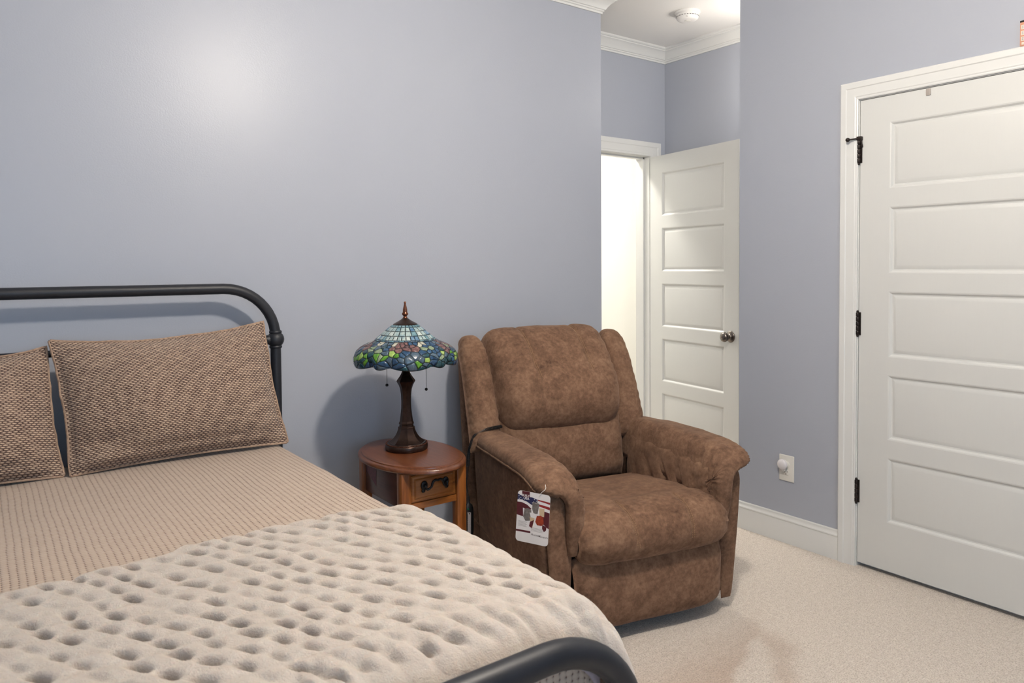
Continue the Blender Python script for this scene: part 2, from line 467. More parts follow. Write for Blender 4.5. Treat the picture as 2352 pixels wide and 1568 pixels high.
struct(mesh('baseboard_right', *sweep_xy([(xa, ya), (xa, yc), (xr, yc), (xr, CD_L+.006+CAS)], base_prof), 'white_trim', None, True, None, 25), 'white moulded baseboard beside the closet door')
struct(mesh('baseboard_front', *sweep_xy([(xr, CD_R-.006-CAS), (xr, y0), (x0, y0)], base_prof), 'white_trim', None, True, None, 25))
# door casing: profile (distance out from opening, projection), swept as an inverted U with mitres
cas_prof = [(0, 0), (0, .009), (.004, .011), (.010, .0105), (.014, .0125), (.018, .012), (.030, .013), (.048, .0155), (.052, .0185), (.060, .019), (.072, .019), (.076, .017), (CAS, .013), (CAS, 0)]
def casing(name, a0, a1, top, mapf, label, k=1.):
    v = []; f = []; m = len(cas_prof)
    for (cx, cz, sx, sz) in ((a0, 0, -1, 0), (a0, top, -1, 1), (a1, top, 1, 1), (a1, 0, 1, 0)):
        for (o, d) in cas_prof: v.append(mapf(cx+sx*o*k, cz+sz*o*k, d))
    for i in range(3):
        for q in range(m-1): f.append((i*m+q, (i+1)*m+q, (i+1)*m+q+1, i*m+q+1))
    return struct(mesh(name, v, f, 'white_trim', None, True, None, 22), label)
casing('trim_2', CD_R-.006, CD_L+.006, DZ1+.006, lambda a, z, d: (xr-d, a, z), 'white moulded casing around the closet door')
casing('trim_3', ED_L-.006, ED_R+.006, DZ1+.010, lambda a, z, d: (a, ya-d, z), 'white moulded casing around the open doorway', 1.17)
casing('trim_4', ED_L-.006, ED_R+.006, DZ1+.010, lambda a, z, d: (a, ya+.12+d, z), 'white moulded casing on the hall side')
# jambs
w = MB()
w.box(ED_L-.02, ED_L, ya, ya+.12, 0, DZ1+.008); w.box(ED_R, ED_R+.02, ya, ya+.12, 0, DZ1+.008); w.box(ED_L-.02, ED_R+.02, ya, ya+.12, DZ1+.008, DZ1+.028)
w.box(ED_L, ED_L+.011, ya+.045, ya+.08, 0, DZ1+.008); w.box(ED_R-.011, ED_R, ya+.045, ya+.08, 0, DZ1+.008); w.box(ED_L, ED_R, ya+.045, ya+.08, DZ1-.003, DZ1+.008)
struct(w.build('trim_5', 'white_trim'), 'white door jamb of the open doorway')
w = MB()
w.box(xr, xr+.115, CD_L+.003, CD_L+.012, 0, DZ1+.008); w.box(xr, xr+.115, CD_R-.012, CD_R-.003, 0, DZ1+.008); w.box(xr, xr+.115, CD_R-.012, CD_L+.012, DZ1+.003, DZ1+.008)
w.box(xr+.04, xr+.07, CD_R-.003, CD_L+.003, 0, DZ1+.003)
struct(w.build('trim_6', 'white_trim'), 'white jamb of the closet door')
# window behind the camera
wf = MB(); t = .05
wf.box(WIN[0], WIN[1], y0-.10, y0-.05, WIN[2], WIN[2]+t, .004); wf.box(WIN[0], WIN[1], y0-.10, y0-.05, WIN[3]-t, WIN[3], .004)
for xx in (WIN[0]+t/2, (WIN[0]+WIN[1])/2, WIN[1]-t/2): wf.box(xx-t/2, xx+t/2, y0-.10, y0-.05, WIN[2]+t, WIN[3]-t, .004)
win = struct(wf.build('window_1', 'white_trim'), 'white framed window')
xm_ = (WIN[0]+WIN[1])/2
for a_, b_ in ((WIN[0]+t, xm_-t/2), (xm_+t/2, WIN[1]-t)): box('pane', a_, b_, y0-.079, y0-.073, WIN[2]+t, WIN[3]-t, 'window_glass', win)

# ------------------------------------------------------------------ five-panel doors
def panel_vf(a0, a1, z0, z1):
    # nested rectangles (inset, depth): sticking slopes in, then a raised field
    steps = [(0, 0), (.005, .0015), (.012, .0085), (.017, .0095), (.030, .0050), (.034, .0045)]
    v = []; f = []
    for (i, d) in steps: v += [(a0+i, d, z0+i), (a1-i, d, z0+i), (a1-i, d, z1-i), (a0+i, d, z1-i)]
    for k in range(len(steps)-1):
        for e in range(4):
            g = (e+1) % 4; f.append((k*4+e, k*4+g, (k+1)*4+g, (k+1)*4+e))
    k = (len(steps)-1)*4; f.append((k, k+1, k+2, k+3)); return v, f
def make_door(name, width, loc, rz, label, panels, stile):
    """local x: from hinge edge along the door, local -y: the face seen; y>0 is the thickness"""
    H = DZ1-DZ0; T = .035
    root = empty(name, loc, rz); struct(root, label)
    m = MB()
    m.box(0, stile, 0, T, 0, H); m.box(width-stile, width, 0, T, 0, H)
    zs = [0]+[z for p in panels for z in p]+[H]
    for k in range(0, len(zs), 2): m.box(stile, width-stile, 0, T, zs[k], zs[k+1])
    m.build('door_slab', 'door_paint', root)
    for (a, b) in panels:
        v, f = panel_vf(stile, width-stile, a, b)
        v2 = [(x, T-y, z) for (x, y, z) in v]; k = len(v)
        mesh('panel', v+v2, f+[tuple(i+k for i in q[::-1]) for q in f], 'door_paint', root, True, None, 20)
    return root
PH = [(a-DZ0, b-DZ0) for a, b in ((.230, .510), (.588, .866), (.944, 1.224), (1.302, 1.584), (1.662, 1.941))]
closet = make_door('door_1', CD_W, (xr+.001, CD_L, DZ0), R(-90), 'white five-panel closet door, closed', PH, .128)
def hinge_vf(x, zc_, h=.1, n=5):
    m = MB(); seg = h/n
    for k in range(n): m.add(*xf(lathe_vf([(.0062, .0007), (.0072, .002), (.0072, seg-.002), (.0062, seg-.0007)], 14), Matrix.Translation((x, -.007, zc_-h/2+k*seg))))
    m.add(*sphere_vf((x, -.007, zc_+h/2+.003), .0058, 12, 8)); m.add(*sphere_vf((x, -.007, zc_-h/2-.003), .0058, 12, 8))
    m.box(x-.001, x+.012, -.004, .001, zc_-h/2, zc_+h/2)
    return m
for z in (1.833, 1.080, .338): hinge_vf(-.003, z-DZ0).build('hinge', 'hinge_bronze', closet)
# hinge-pin door stop on the top hinge: bracket, arm and padded tip
m = MB(); zt = 1.833-DZ0+.052
m.box(-.010, .012, -.018, .0, zt-.004, zt+.012, .002)
m.add(*tube_vf([(-.004, -.014, zt+.004), (-.018, -.024, zt+.002), (-.034, -.034, zt)], .0035, 10))
m.add(*tube_vf([(.004, -.012, zt+.004), (.010, -.010, zt-.018), (.0115, -.005, zt-.034)], .0035, 10))
m.add(*sphere_vf((-.038, -.036, zt), .0095, 14, 10))
m.build('door_stop', 'hinge_bronze', closet)
m = MB(); m.box(.272, .290, -.006, .0, DZ1-DZ0-.030, DZ1-DZ0-.002, .003)
o = m.build('clip', 'grey_clip', closet); o['label'] = 'small grey plastic clip on the top of the door'
ANG = .1462
entry = make_door('door_2', ED_W, (ED_R-.004, ya-.012, DZ0), R(-90)-ANG, 'white five-panel door standing open in the alcove', PH, .117)
def knob(parent, x, z, side):
    # axis along -y (side=-1) / +y (side=+1)
    prof = [(.0, .0), (.033, .0), (.034, .003), (.031, .007), (.022, .010), (.0125, .013), (.0115, .020), (.012, .028), (.018, .033), (.0255, .040), (.0285, .048), (.0285, .054), (.025, .061), (.017, .0665), (.006, .0685), (.0, .0686)]
    rot = Matrix.Rotation(R(90) if side < 0 else R(-90), 4, 'X')
    k = mesh('door_knob', *xf(lathe_vf(prof, 28, None, False), Matrix.Translation((x, 0 if side < 0 else .035, z)) @ rot), 'nickel', parent)
    v = [(x+.0045*math.cos(a), -.0689 if side < 0 else .1039, z+.0045*math.sin(a)) for a in np.linspace(0, 2*PI, 12, endpoint=False)]
    mesh('keyhole', v, [tuple(range(12))], 'slot_dark', k)
knob(entry, .728, .928-DZ0, -1); knob(entry, .728, .928-DZ0, 1)

# ------------------------------------------------------------------ wall and ceiling fittings
op = empty('outlet_plate', (xr, 2.025, .362)); op.rotation_euler = (0, 0, R(-90))
tag(op, 'white rectangular outlet cover plate on the wall beside the closet door', 'outlet')
m = MB(); m.box(-.040, .040, -.006, 0, -.063, .063, .0035, 3); m.build('cover_plate', 'white_plastic', op)
for zz in (.0195, -.0195):
    f = mesh('socket_face', *xf(lathe_vf([(.0168, 0), (.0168, .0022), (.0155, .003)], 28, lambda a, k, z: min(1, .80/max(.01, abs(math.sin(a))))), Matrix.Translation((0, -.006, zz)) @ Matrix.Rotation(R(90), 4, 'X')), 'white_plastic', op, True, None, 40)
    m = MB(); m.box(-.0078, -.0058, -.0094, -.0088, zz+.000, zz+.008); m.box(.0058, .0078, -.0094, -.0088, zz+.001, zz+.007)
    m.add(*xf(lathe_vf([(.0026, 0), (.0026, .0005)], 12), Matrix.Translation((0, -.0089, zz-.0075)) @ Matrix.Rotation(R(90), 4, 'X')))
    m.build('slots', 'slot_dark', f)
nl = empty('night_light', (xr-.0092, 2.034, .382)); nl.rotation_euler = (0, 0, R(-90))
tag(nl, 'small round white night light plugged into the wall outlet', 'night light')
mesh('body', *xf(lathe_vf([(.020, 0), (.021, .004), (.021, .016), (.019, .020)], 28), Matrix.Rotation(R(90), 4, 'X')), 'white_plastic', nl, True, None, 40)
mesh('dome', *xf(lathe_vf([(.0250, .014), (.0260, .017), (.0250, .021), (.0215, .0255), (.0145, .029), (.006, .0305), (.0, .031)], 28, None, False), Matrix.Rotation(R(90), 4, 'X')), 'dome_plastic', nl)
m = MB(); m.box(-.009, .009, -.016, -.001, -.034, -.018, .003); m.box(-.002, .002, -.0175, -.0155, -.032, -.024, .0008); m.build('switch', 'white_plastic', nl)

sd = empty('smoke_detector', (3.29, 2.77, zc)); tag(sd, 'round white smoke detector on the ceiling of the entry alcove', 'smoke detector')
mesh('mounting_base', *lathe_vf([(.071, 0), (.072, -.004), (.071, -.010), (.066, -.014)], 48), 'detector_plastic', sd, True, None, 40)
mesh('body', *lathe_vf([(.062, -.013), (.0625, -.030), (.060, -.037), (.052, -.044), (.035, -.047), (0, -.0475)], 48, None, False), 'detector_plastic', sd, True, None, 40)
m = MB()
for k in range(26):
    a = 2*PI*k/26
    m.add(*xf(boxvf(.0605, .0638, -.0045, .0045, -.029, -.0265), Matrix.Rotation(a, 4, 'Z')))
m.build('vent_slots', 'slot_dark', sd)
m = MB()
for k in range(3): m.add(*sphere_vf((-.052+.004*k, -.034-.002*k, -.0395), .0017, 8, 6))
m.build('indicator', 'slot_dark', sd)
mesh('test_button', *lathe_vf([(.016, -.046), (.016, -.0495), (.013, -.0505)], 24), 'white_plastic', sd, True, None, 40)

cl = empty('ceiling_light', (GLOBE[0], GLOBE[1], zc)); tag(cl, 'ceiling light with a frosted glass bowl in the middle of the bedroom ceiling', 'ceiling light')
g = GLOBE[2]-zc
mesh('canopy', *lathe_vf([(.105, 0), (.105, -.012), (.085, -.026), (.06, -.032)], 32), 'nickel', cl, True, None, 40)
tube('stem', [(0, 0, -.03), (0, 0, g+.07)], .012, 'nickel', cl)
mesh('fitter', *lathe_vf([(.02, g+.09), (.050, g+.075), (.055, g+.066), (.05, g+.06)], 32), 'nickel', cl, True, None, 40)
mesh('glass_bowl', *sphere_vf((0, 0, g), GLOBE_R, 32, 20, (1, 1, .85)), 'lamp_glass', cl)
hl = empty('hall_light', (3.35, 4.1, zc)); tag(hl, 'round flush ceiling light in the white hallway', 'ceiling light')
mesh('canopy', *lathe_vf([(.14, 0), (.14, -.015), (.13, -.02)], 32), 'nickel', hl, True, None, 40)
mesh('glass_bowl', *lathe_vf([(.125, -.02), (.12, -.05), (.09, -.075), (.04, -.09), (0, -.093)], 32, None, False), 'hall_glass', hl)

al = empty('entry_fill_light', (3.46, 2.415, zc)); tag(al, 'unseen pendant-shaped fill light added to brighten the entry alcove', 'ceiling light')  # added fill light, hidden behind the closet corner, lifts alcove ceiling and walls
mesh('canopy', *lathe_vf([(.075, 0), (.075, -.012), (.06, -.016)], 32), 'nickel', al, True, None, 40)
tube('stem', [(0, 0, -.012), (0, 0, -.30)], .008, 'nickel', al)
mesh('glass_bowl', *lathe_vf([(.0, -.275), (.055, -.285), (.085, -.32), (.090, -.37), (.075, -.41), (.04, -.432), (0, -.438)], 32, None, False), 'entry_fill_glass', al)

# small carton standing on the closet door casing
bx = empty('card_box', (xr-.010, 1.038, DZ1+.006+CAS), R(-90)); tag(bx, 'small orange box with cream squares on top of the closet door casing', 'box')
m = MB(); m.box(-.032, .034, -.008, .008, 0, .086, .0012); m.build('carton', 'box_orange', bx)
m = MB(); m.box(-.0322, .0342, -.0083, .0083, .086, .093, .0012); m.build('lid', 'box_black', bx)
for zz in (.018, .039, .0605):
    for xx in (-.028, -.006, .014):
        pl = MB().box(xx, xx+.018, -.0089, -.0078, zz, zz+.016, .0003).build('square', 'box_cream', bx)
        m = MB()
        for a in (0, 1):
            for b in (0, 1): m.box(xx+.003+a*.007, xx+.008+a*.007, -.0092, -.0088, zz+.003+b*.006, zz+.007+b*.006)
        m.build('small_print', 'print_grey', pl)
MB().box(-.026, .028, -.0089, -.0078, .004, .014, .0003).build('strip', 'box_cream', bx)

# ================================================================== BED
BX0, BX1, BYH, BYF = -.44, .926, 2.786, .900      # post centre lines, head and foot
bed = empty('bed', ((BX0+BX1)/2, (BYH+BYF)/2, 0)); tag(bed, 'black tubular metal bed with arched headboard and rounded footboard', 'bed')
bo = Vector(bed.location)
def arch(y, top, rad, r=.0195, name='frame'):
    pts = [(BX0, y, 0)] + [(BX0, y, z) for z in np.linspace(.1, top-rad, 5)]
    pts += [(BX0+rad-rad*math.cos(a), y, top-rad+rad*math.sin(a)) for a in np.linspace(0, PI/2, 13)[1:]]
    pts += [(x, y, top) for x in np.linspace(BX0+rad, BX1-rad, 8)[1:]]
    pts += [(BX1-rad+rad*math.sin(a), y, top-rad+rad*math.cos(a)) for a in np.linspace(0, PI/2, 13)[1:]]
    pts += [(BX1, y, z) for z in np.linspace(top-rad, .1, 5)[1:]] + [(BX1, y, 0)]
    return mesh(name, *xf(tube_vf(pts, r, 20), Matrix.Translation(-bo)), 'black_metal', bed)
def knuckle(x, y, z, inward):
    prof = [(.021, -.034), (.0235, -.031), (.0235, -.026), (.0215, -.023), (.026, -.019), (.0305, -.010), (.032, 0), (.0305, .010), (.026, .019), (.0215, .023), (.0235, .026), (.0235, .031), (.021, .034)]
    m = MB().add(*xf(lathe_vf(prof, 24), Matrix.Translation(Vector((x, y, z))-bo)))
    q = lathe_vf([(.020, .0), (.0185, .030), (.0165, .040), (.0175, .043), (.0175, .048), (.0145, .050), (.0135, .062)], 20)
    m.add(*xf(q, Matrix.Translation(Vector((x, y, z))-bo) @ Matrix.Rotation(R(90)*inward, 4, 'Y')))
    # twisted flute ribs on the casting
    for k in range(6):
        pts = []
        for t in np.linspace(0, 1, 8):
            a = 2*PI*k/6+t*.9; rr = .0185*(1-t*.15); pts.append((rr*math.cos(a), rr*math.sin(a), .012+.03*t))
        m.add(*xf(tube_vf(pts, .0022, 6), Matrix.Translation(Vector((x, y, z))-bo) @ Matrix.Rotation(R(90)*inward, 4, 'Y')))
    return m.build('joint_casting', 'black_metal', bed)
arch(BYH, 1.268, .19, name='headboard_frame')
for x, d in ((BX0, 1), (BX1, -1)): knuckle(x, BYH, 1.070, d)
tube('headboard_rail', [Vector(p)-bo for p in ((BX0+.05, BYH, 1.07), (BX1-.05, BYH, 1.07))], .0115, 'black_metal', bed)
tube('headboard_lower_rail', [Vector(p)-bo for p in ((BX0, BYH, .42), (BX1, BYH, .42))], .0115, 'black_metal', bed)
for x in np.linspace(BX0, BX1, 8)[1:-1]: tube('spindle', [Vector(p)-bo for p in ((x, BYH, .42), (x, BYH, 1.07))], .008, 'black_metal', bed)
arch(BYF, .711, .20, r=.0245, name='footboard_frame')
tube('footboard_rail', [Vector(p)-bo for p in ((BX0, BYF, .30), (BX1, BYF, .30))], .0115, 'black_metal', bed)
for x in (BX0, BX1):
    MB().box(x-.015-bo.x, x+.015-bo.x, BYF-bo.y, BYH-bo.y, .27, .31, .003).build('side_rail', 'black_metal', bed)
for yy in np.linspace(BYF+.15, BYH-.15, 6): MB().box(BX0-bo.x, BX1-bo.x, yy-.03-bo.y, yy+.03-bo.y, .285, .305, .002).build('slat', 'black_metal', bed)

MX0, MX1, MY0, MY1, MZ = -.43, .918, .985, 2.775, .700
mt = MB().box(MX0+.03, MX1-.03, MY0+.03, MY1-.01, .311, MZ-.02, .05, 4).build('mattress', 'mattress_ticking')
tag(mt, 'thick mattress lying under the brown woven bedspread', 'mattress')
# fold a flat sheet (s, t) over the mattress: flat top, quarter-round edge, then straight drop
def fold(s, edge, r, sgn):
    """s measured along the cloth; returns position, drop, and outward normal angle (0=up)"""
    d = (s-(edge-sgn*r))*sgn
    a = np.clip(d/r, 0, PI/2)
    over = np.maximum(d-r*PI/2, 0)
    pos = np.where(d < 0, s, edge-sgn*r+sgn*r*np.sin(a))
    drop = np.where(d < 0, 0, r*(1-np.cos(a))+over)
    return pos, drop, a*sgn
def drape(s, t, z0, r=.055, ex=0., gap=0.):
    x, dx, ax = fold(s, MX1+ex, r, 1)
    x2, dx2, ax2 = fold(s, MX0-ex, r, -1)
    x = np.where(s < 0, x2, x); dx = np.where(s < 0, dx2, dx); ax = np.where(s < 0, ax2, ax)
    y, dy, ay = fold(t, MY0-ex, r, -1)
    z = z0-dx-dy
    n = np.stack([np.sin(ax)*np.cos(ay), np.sin(ay)*np.cos(ax), np.cos(ax)*np.cos(ay)], -1)
    n /= np.linalg.norm(n, axis=-1, keepdims=True)+1e-9
    return np.stack([x, y, z], -1), n
def sheet(name, S, T, P, thick, Nn, mat, parent=None, uv=True):
    nv, nu = S.shape
    V = P.reshape(-1, 3); V2 = (P-Nn*thick).reshape(-1, 3); k = len(V)
    f = grid_faces(nu, nv) + grid_faces(nu, nv, k, True)
    rim = [i for i in range(nu)]+[(j+1)*nu-1 for j in range(1, nv)]+[(nv-1)*nu+i for i in range(nu-2, -1, -1)]+[j*nu for j in range(nv-2, 0, -1)]
    for a, b in zip(rim, rim[1:]+rim[:1]): f.append((b, a, a+k, b+k))
    uvv = np.stack([S.ravel(), T.ravel()], -1)
    return mesh(name, np.vstack([V, V2]), f, mat, parent, True, np.vstack([uvv, uvv]) if uv else None)
sg = np.concatenate([np.linspace(MX0-.42, MX0+.04, 24), np.linspace(MX0+.06, MX1-.07, 70), np.linspace(MX1-.06, MX1+.42, 40)])
tg = np.concatenate([np.linspace(MY0-.36, MY0+.05, 36), np.linspace(MY0+.07, MY1-.02, 90)])
S, T = np.meshgrid(sg, tg)
P, Nn = drape(S, T, MZ, .055)
flat = np.stack([S.ravel(), T.ravel(), np.zeros(S.size)], -1)
wr = .006*fbm(flat, 2.2, 1).reshape(S.shape)+.0022*fbm(flat*np.array([1, 1, 1]), 9, 2).reshape(S.shape)
hang = np.clip((MZ-.06-P[..., 2])/.3, 0, 1)
wr = wr+hang*.010*np.sin(T*26+3*np.sin(S*2))
P = P+Nn*wr[..., None]
bs = sheet('bedspread', S, T, P, .006, Nn, 'spread_weave')
tag(bs, 'light brown waffle-woven bedspread covering the mattress', 'bedspread')

# --------------------------------------------------------------- pillows
def pillow(name, loc, lean, W, Hh, Tk, label, seed, dip, corner, shear):
    root = mesh_pillow(name, W, Hh, Tk, seed, dip, corner, shear)
    root.location = loc; root.rotation_euler = lean
    tag(root, label, 'pillow', None); return root
def mesh_pillow(name, W, Hh, Tk, seed, dip, corner, shear):
    nu, nv = 96, 70
    s = np.linspace(-1, 1, nu); t = np.linspace(-1, 1, nv); s = np.sign(s)*np.abs(s)**.85; t = np.sign(t)*np.abs(t)**.85
    S, T = np.meshgrid(s, t)
    fl = .026
    # outline bows in between the corners
    X = S*W/2*(1-.035*(1-T**2)); Z = (T+1)*Hh/2
    Z = Z-dip*(1-S**2)*np.clip(T, 0, 1)**2+.012*(1-S**2)*np.clip(-T, 0, 1)**2
    Z = Z+corner*S*np.clip(T, 0, 1)
    X = X-shear*(T+1)/2
    eb = np.stack([S.ravel(), T.ravel(), np.full(S.size, seed*5.1)], -1)
    Z = Z+.007*fbm(eb, 3.1, seed+11).reshape(S.shape)*np.abs(T)**3*np.clip(T+.4, 0, 1); X = X+.006*fbm(eb, 3.3, seed+12).reshape(S.shape)*np.abs(S)**3
    sx = np.clip((1-np.abs(S))*W/2/(W/2-fl)-.0, 0, 1); st = np.clip((1-np.abs(T))*Hh/2/(Hh/2-fl*.8), 0, 1)
    sx = np.clip((1-np.abs(S)-fl/W)/(1-fl/W), 0, 1); st = np.clip((1-np.abs(T)-fl/Hh*.8)/(1-fl/Hh*.8), 0, 1)
    prof = (1-(1-sx)**2.4)*(1-(1-st)**2.4)
    prof = np.clip(prof, 0, 1)**.54
    bias = 1+.30*(-T)
    flat = np.stack([S.ravel()*W, T.ravel()*Hh, np.full(S.size, seed*3.3)], -1)
    nz = fbm(flat, 5, seed).reshape(S.shape); nz2 = fbm(flat, 16, seed+3, 2).reshape(S.shape)
    edge = np.clip(1-prof, 0, 1)*np.clip(prof*6, 0, 1)
    front = -(Tk*prof*bias+.010*nz*prof+.004*nz2*edge)-.003
    # fold low on the left corner
    cr = np.exp(-(((S+.72)/.20)**2+((T+.62)/.13)**2)); front += .022*cr-.015*np.exp(-(((S+.70)/.26)**2+((T+.86)/.10)**2))
    low = np.exp(-((T+.80)/.07)**2)*(1-np.abs(S)**4); front += .012*low
    wav = .010*fbm(flat, 3, seed+5).reshape(S.shape)*np.clip(1-prof*1.5, 0, 1)
    back = Tk*.75*prof+.003
    Pf = np.stack([X, front+wav, Z], -1).reshape(-1, 3); Pb = np.stack([X, back+wav, Z], -1).reshape(-1, 3); k = len(Pf)
    f = grid_faces(nu, nv)+grid_faces(nu, nv, k, True)
    rim = [i for i in range(nu)]+[(j+1)*nu-1 for j in range(1, nv)]+[(nv-1)*nu+i for i in range(nu-2, -1, -1)]+[j*nu for j in range(nv-2, 0, -1)]
    for a, b in zip(rim, rim[1:]+rim[:1]): f.append((b, a, a+k, b+k))
    uv = np.stack([S.ravel()*W/2, T.ravel()*Hh/2], -1)
    o = mesh(name, np.vstack([Pf, Pb]), f, 'pillow_weave', None, True, np.vstack([uv, uv]))
    # stitched piping along the rim
    rp = [(Pf[i]+Pb[i])/2 for i in rim]; rp.append(rp[0])
    tube('piping', rp[::2]+[rp[0]], .0042, 'pillow_piping', o, 6)
    return o
PW, PHH = .685, .445
pillow('pillow', (.566, 2.612, .706), (R(-17), R(0), R(1.0)), PW, PHH, .092, 'brown basket-weave pillow on the bed next to the nightstand side', 1, .030, .014, .036)
pillow('pillow', (-.130, 2.622, .706), (R(-17), R(0), R(-.5)), PW, PHH-.028, .095, 'brown basket-weave pillow on the bed side away from the nightstand', 2, .045, -.004, .03)

# --------------------------------------------------------------- throw: ruched plush, rows of puffs with deep dimples
T_TOP = 1.72
def hem(s):   # cloth coordinate of the foot hem
    return np.interp(s, [-.6, .3, .45, .60, .70, .80, .87, .92, 1.0, 1.2], [.960, .960, .960, .955, .950, .945, .925, .905, .895, .89])
def topedge(s):
    return T_TOP+np.interp(s, [-.6, 0, .12, .28, .42, .58, .75, .88, .97, 1.3], [-.045, -.035, -.03, -.012, .012, .012, -.002, -.035, -.07, -.10])+.006*np.sin(s*37)+.004*np.sin(s*71+1)
ns, nt = 520, 250
sl = np.linspace(MX0-.10, MX1+.17, ns); tl = np.linspace(0, 1, nt)
S, TT = np.meshgrid(sl, tl)
H0 = hem(S)+.004*np.sin(S*95)+.003*np.sin(S*61+2); H1 = topedge(S)
T = H0+(H1-H0)*TT
# ruching: stitched rows across the bed, each gathered into ridges with a pocket between neighbours
RX, RY = .055, .052
t0 = T_TOP-.045
flat = np.stack([S.ravel(), T.ravel(), np.zeros(S.size)], -1)
wa = fbm(flat, 5, 31, 2).reshape(S.shape); wb = fbm(flat, 7, 32, 2).reshape(S.shape)
rr_ = (t0-T)/RY+.34*wa+.10*np.sin(S*6)
ki = np.floor(rr_).astype(int); fr_ = rr_-ki
r2 = np.random.default_rng(5)
offs = np.array([(k % 2)*.5+.10*r2.normal() for k in range(60)])
pp_ = S/RX+offs[np.clip(ki+5, 0, 59)]+.46*wb-.55*(fr_-.5)
gi = np.floor(pp_+.5).astype(int); g_ = pp_-gi          # pocket at g=0
rnd = r2.random((60, 80)); deep = np.where(rnd < .48, .70+.60*(rnd/.48), .10+.45*(rnd-.48)/.52)
D = deep[np.clip(ki+5, 0, 59), (gi+20) % 80]
pocket = np.exp(-(np.abs(g_)/.150)**2.2)*np.clip(np.sin(PI*fr_), 0, 1)**1.7
ridge = 1-(np.abs(2*np.abs(g_)-1))**2
capn = np.clip(np.sin(PI*fr_), 0, 1)**.5
dim = pocket*D; puff = ridge*capn; seam = 1-capn
edge = np.minimum(np.clip((T-H0-.040)/.045, 0, 1), np.clip((H1-T)/.045, 0, 1)); es = edge*edge*(3-2*edge)
lum = fbm(flat, 7, 3).reshape(S.shape); fuzz = fbm(flat, 150, 4, 2).reshape(S.shape); fz2 = fbm(flat, 60, 9, 2).reshape(S.shape)
hgt = .024+.004*lum+es*(.0040*puff-.027*dim-.0022*seam)+.0007*fuzz+.0012*fz2
# gathers running into the plain hem band
gath = np.exp(-((T-H0-.078)/.030)**2)*(.5+.5*np.sin(S*125+6*lum))**2
hgt -= .011*gath
rim_d = np.minimum(T-H0, H1-T); hgt = hgt*np.clip(rim_d/.018, .12, 1)**.5
hgt = np.where((T-H0) < .035, np.maximum(hgt, .012*np.clip((T-H0)/.012, .2, 1)), hgt)
P, Nn = drape(S, T, MZ+.008, .060, .012)
# the corner at the foot swings out and hangs lower
hangc = np.clip((S-.90)/.12, 0, 1)*np.clip((1.06-T)/.12, 0, 1)
P[..., 0] += .020*hangc; P[..., 1] -= .070*hangc; P[..., 2] -= .015*hangc
side = np.clip((MZ-.05-P[..., 2])/.2, 0, 1)
P[..., 0] += side*(.012+.014*np.sin(T*24))
P = P+Nn*hgt[..., None]
th = empty('throw_blanket', (.5, 1.35, MZ)); tag(th, 'cream plush ruched throw blanket spread across the foot of the bed', 'blanket')
to = np.array(th.location)
o = sheet('plush_face', S, T, P-to, .008, Nn, 'cream_plush', th, False)
# smooth lilac-grey backing showing at the hanging corner
s2 = np.linspace(MX0-.08, MX1+.15, 120); t2 = np.linspace(0, 1, 40); S2, Q2 = np.meshgrid(s2, t2)
A0 = hem(S2)-.012+.02*np.clip((.78-S2)/.1, 0, 1); T2 = A0+(topedge(S2)-.05-A0)*Q2
P2, N2 = drape(S2, T2, MZ+.004, .056, .004)
h2 = np.clip((S2-.86)/.12, 0, 1)*np.clip((1.06-T2)/.12, 0, 1); P2[..., 2] -= .016*h2; P2[..., 0] -= .004*h2
o = sheet('lining', S2, T2, P2-to+N2*.002, .002, N2, 'lilac_lining', th, False); o['label'] = 'smooth lilac-grey backing of the throw'

# ================================================================== NIGHTSTAND
NS = Vector((1.345, 2.490, 0)); NZ = .630
ns_ = empty('nightstand', NS); tag(ns_, 'oval-topped oak end table with one drawer beside the bed', 'nightstand')
def oval_vf(prof, a, b, n=72):
    v = []; f = []
    for (i, z) in prof:
        for k in range(n):
            t = 2*PI*k/n; v.append(((a-i)*math.cos(t), (b-i)*math.sin(t), z))
    for j in range(len(prof)-1):
        for k in range(n):
            q = (k+1) % n; f.append((j*n+k, j*n+q, (j+1)*n+q, (j+1)*n+k))
    f.append(tuple(range(n-1, -1, -1))); f.append(tuple((len(prof)-1)*n+k for k in range(n)))
    return v, f
mesh('table_top', *oval_vf([(.012, NZ-.026), (.004, NZ-.024), (0, NZ-.019), (.0005, NZ-.013), (.004, NZ-.008), (.009, NZ-.0055), (.0125, NZ-.0050), (.0135, NZ-.0015), (.016, NZ), (.03, NZ)], .186, .268), 'oak_top', ns_, True, None, 35)
LX, LY, LW, LB = .117, .160, .039, NZ-.026
for sx in (-1, 1):
    for sy in (-1, 1):
        a, b = sx*LX, sy*LY
        MB().box(a-LW/2, a+LW/2, b-LW/2, b+LW/2, 0, LB, .003).build('leg', 'oak_leg', ns_)
AZ = LB-.135
for sx in (-1, 1):
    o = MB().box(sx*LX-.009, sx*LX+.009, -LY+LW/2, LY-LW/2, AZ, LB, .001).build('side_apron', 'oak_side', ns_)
    if sx < 0:
        q = MB(); q.add([(-LX-.0096, .045, LB-.008), (-LX-.0096, .128, LB-.004), (-LX-.0096, .128, LB-.055), (-LX-.0096, .045, LB-.098)], [(0, 1, 2, 3)])
        st = q.build('sticker', 'sticker_pink', ns_); st['label'] = 'faint reddish sticker on the dark side panel'
        q = MB(); q.add([(-LX-.0098, .140, LB-.002), (-LX-.0098, .165, LB-.002), (-LX-.0098, .165, LB-.040), (-LX-.0098, .140, LB-.040)], [(0, 1, 2, 3)]); q.build('sticker_strip', 'sticker_red', ns_)
MB().box(-LX+LW/2, LX-LW/2, LY-.009, LY+.009, AZ, LB, .001).build('back_apron', 'oak_leg', ns_)
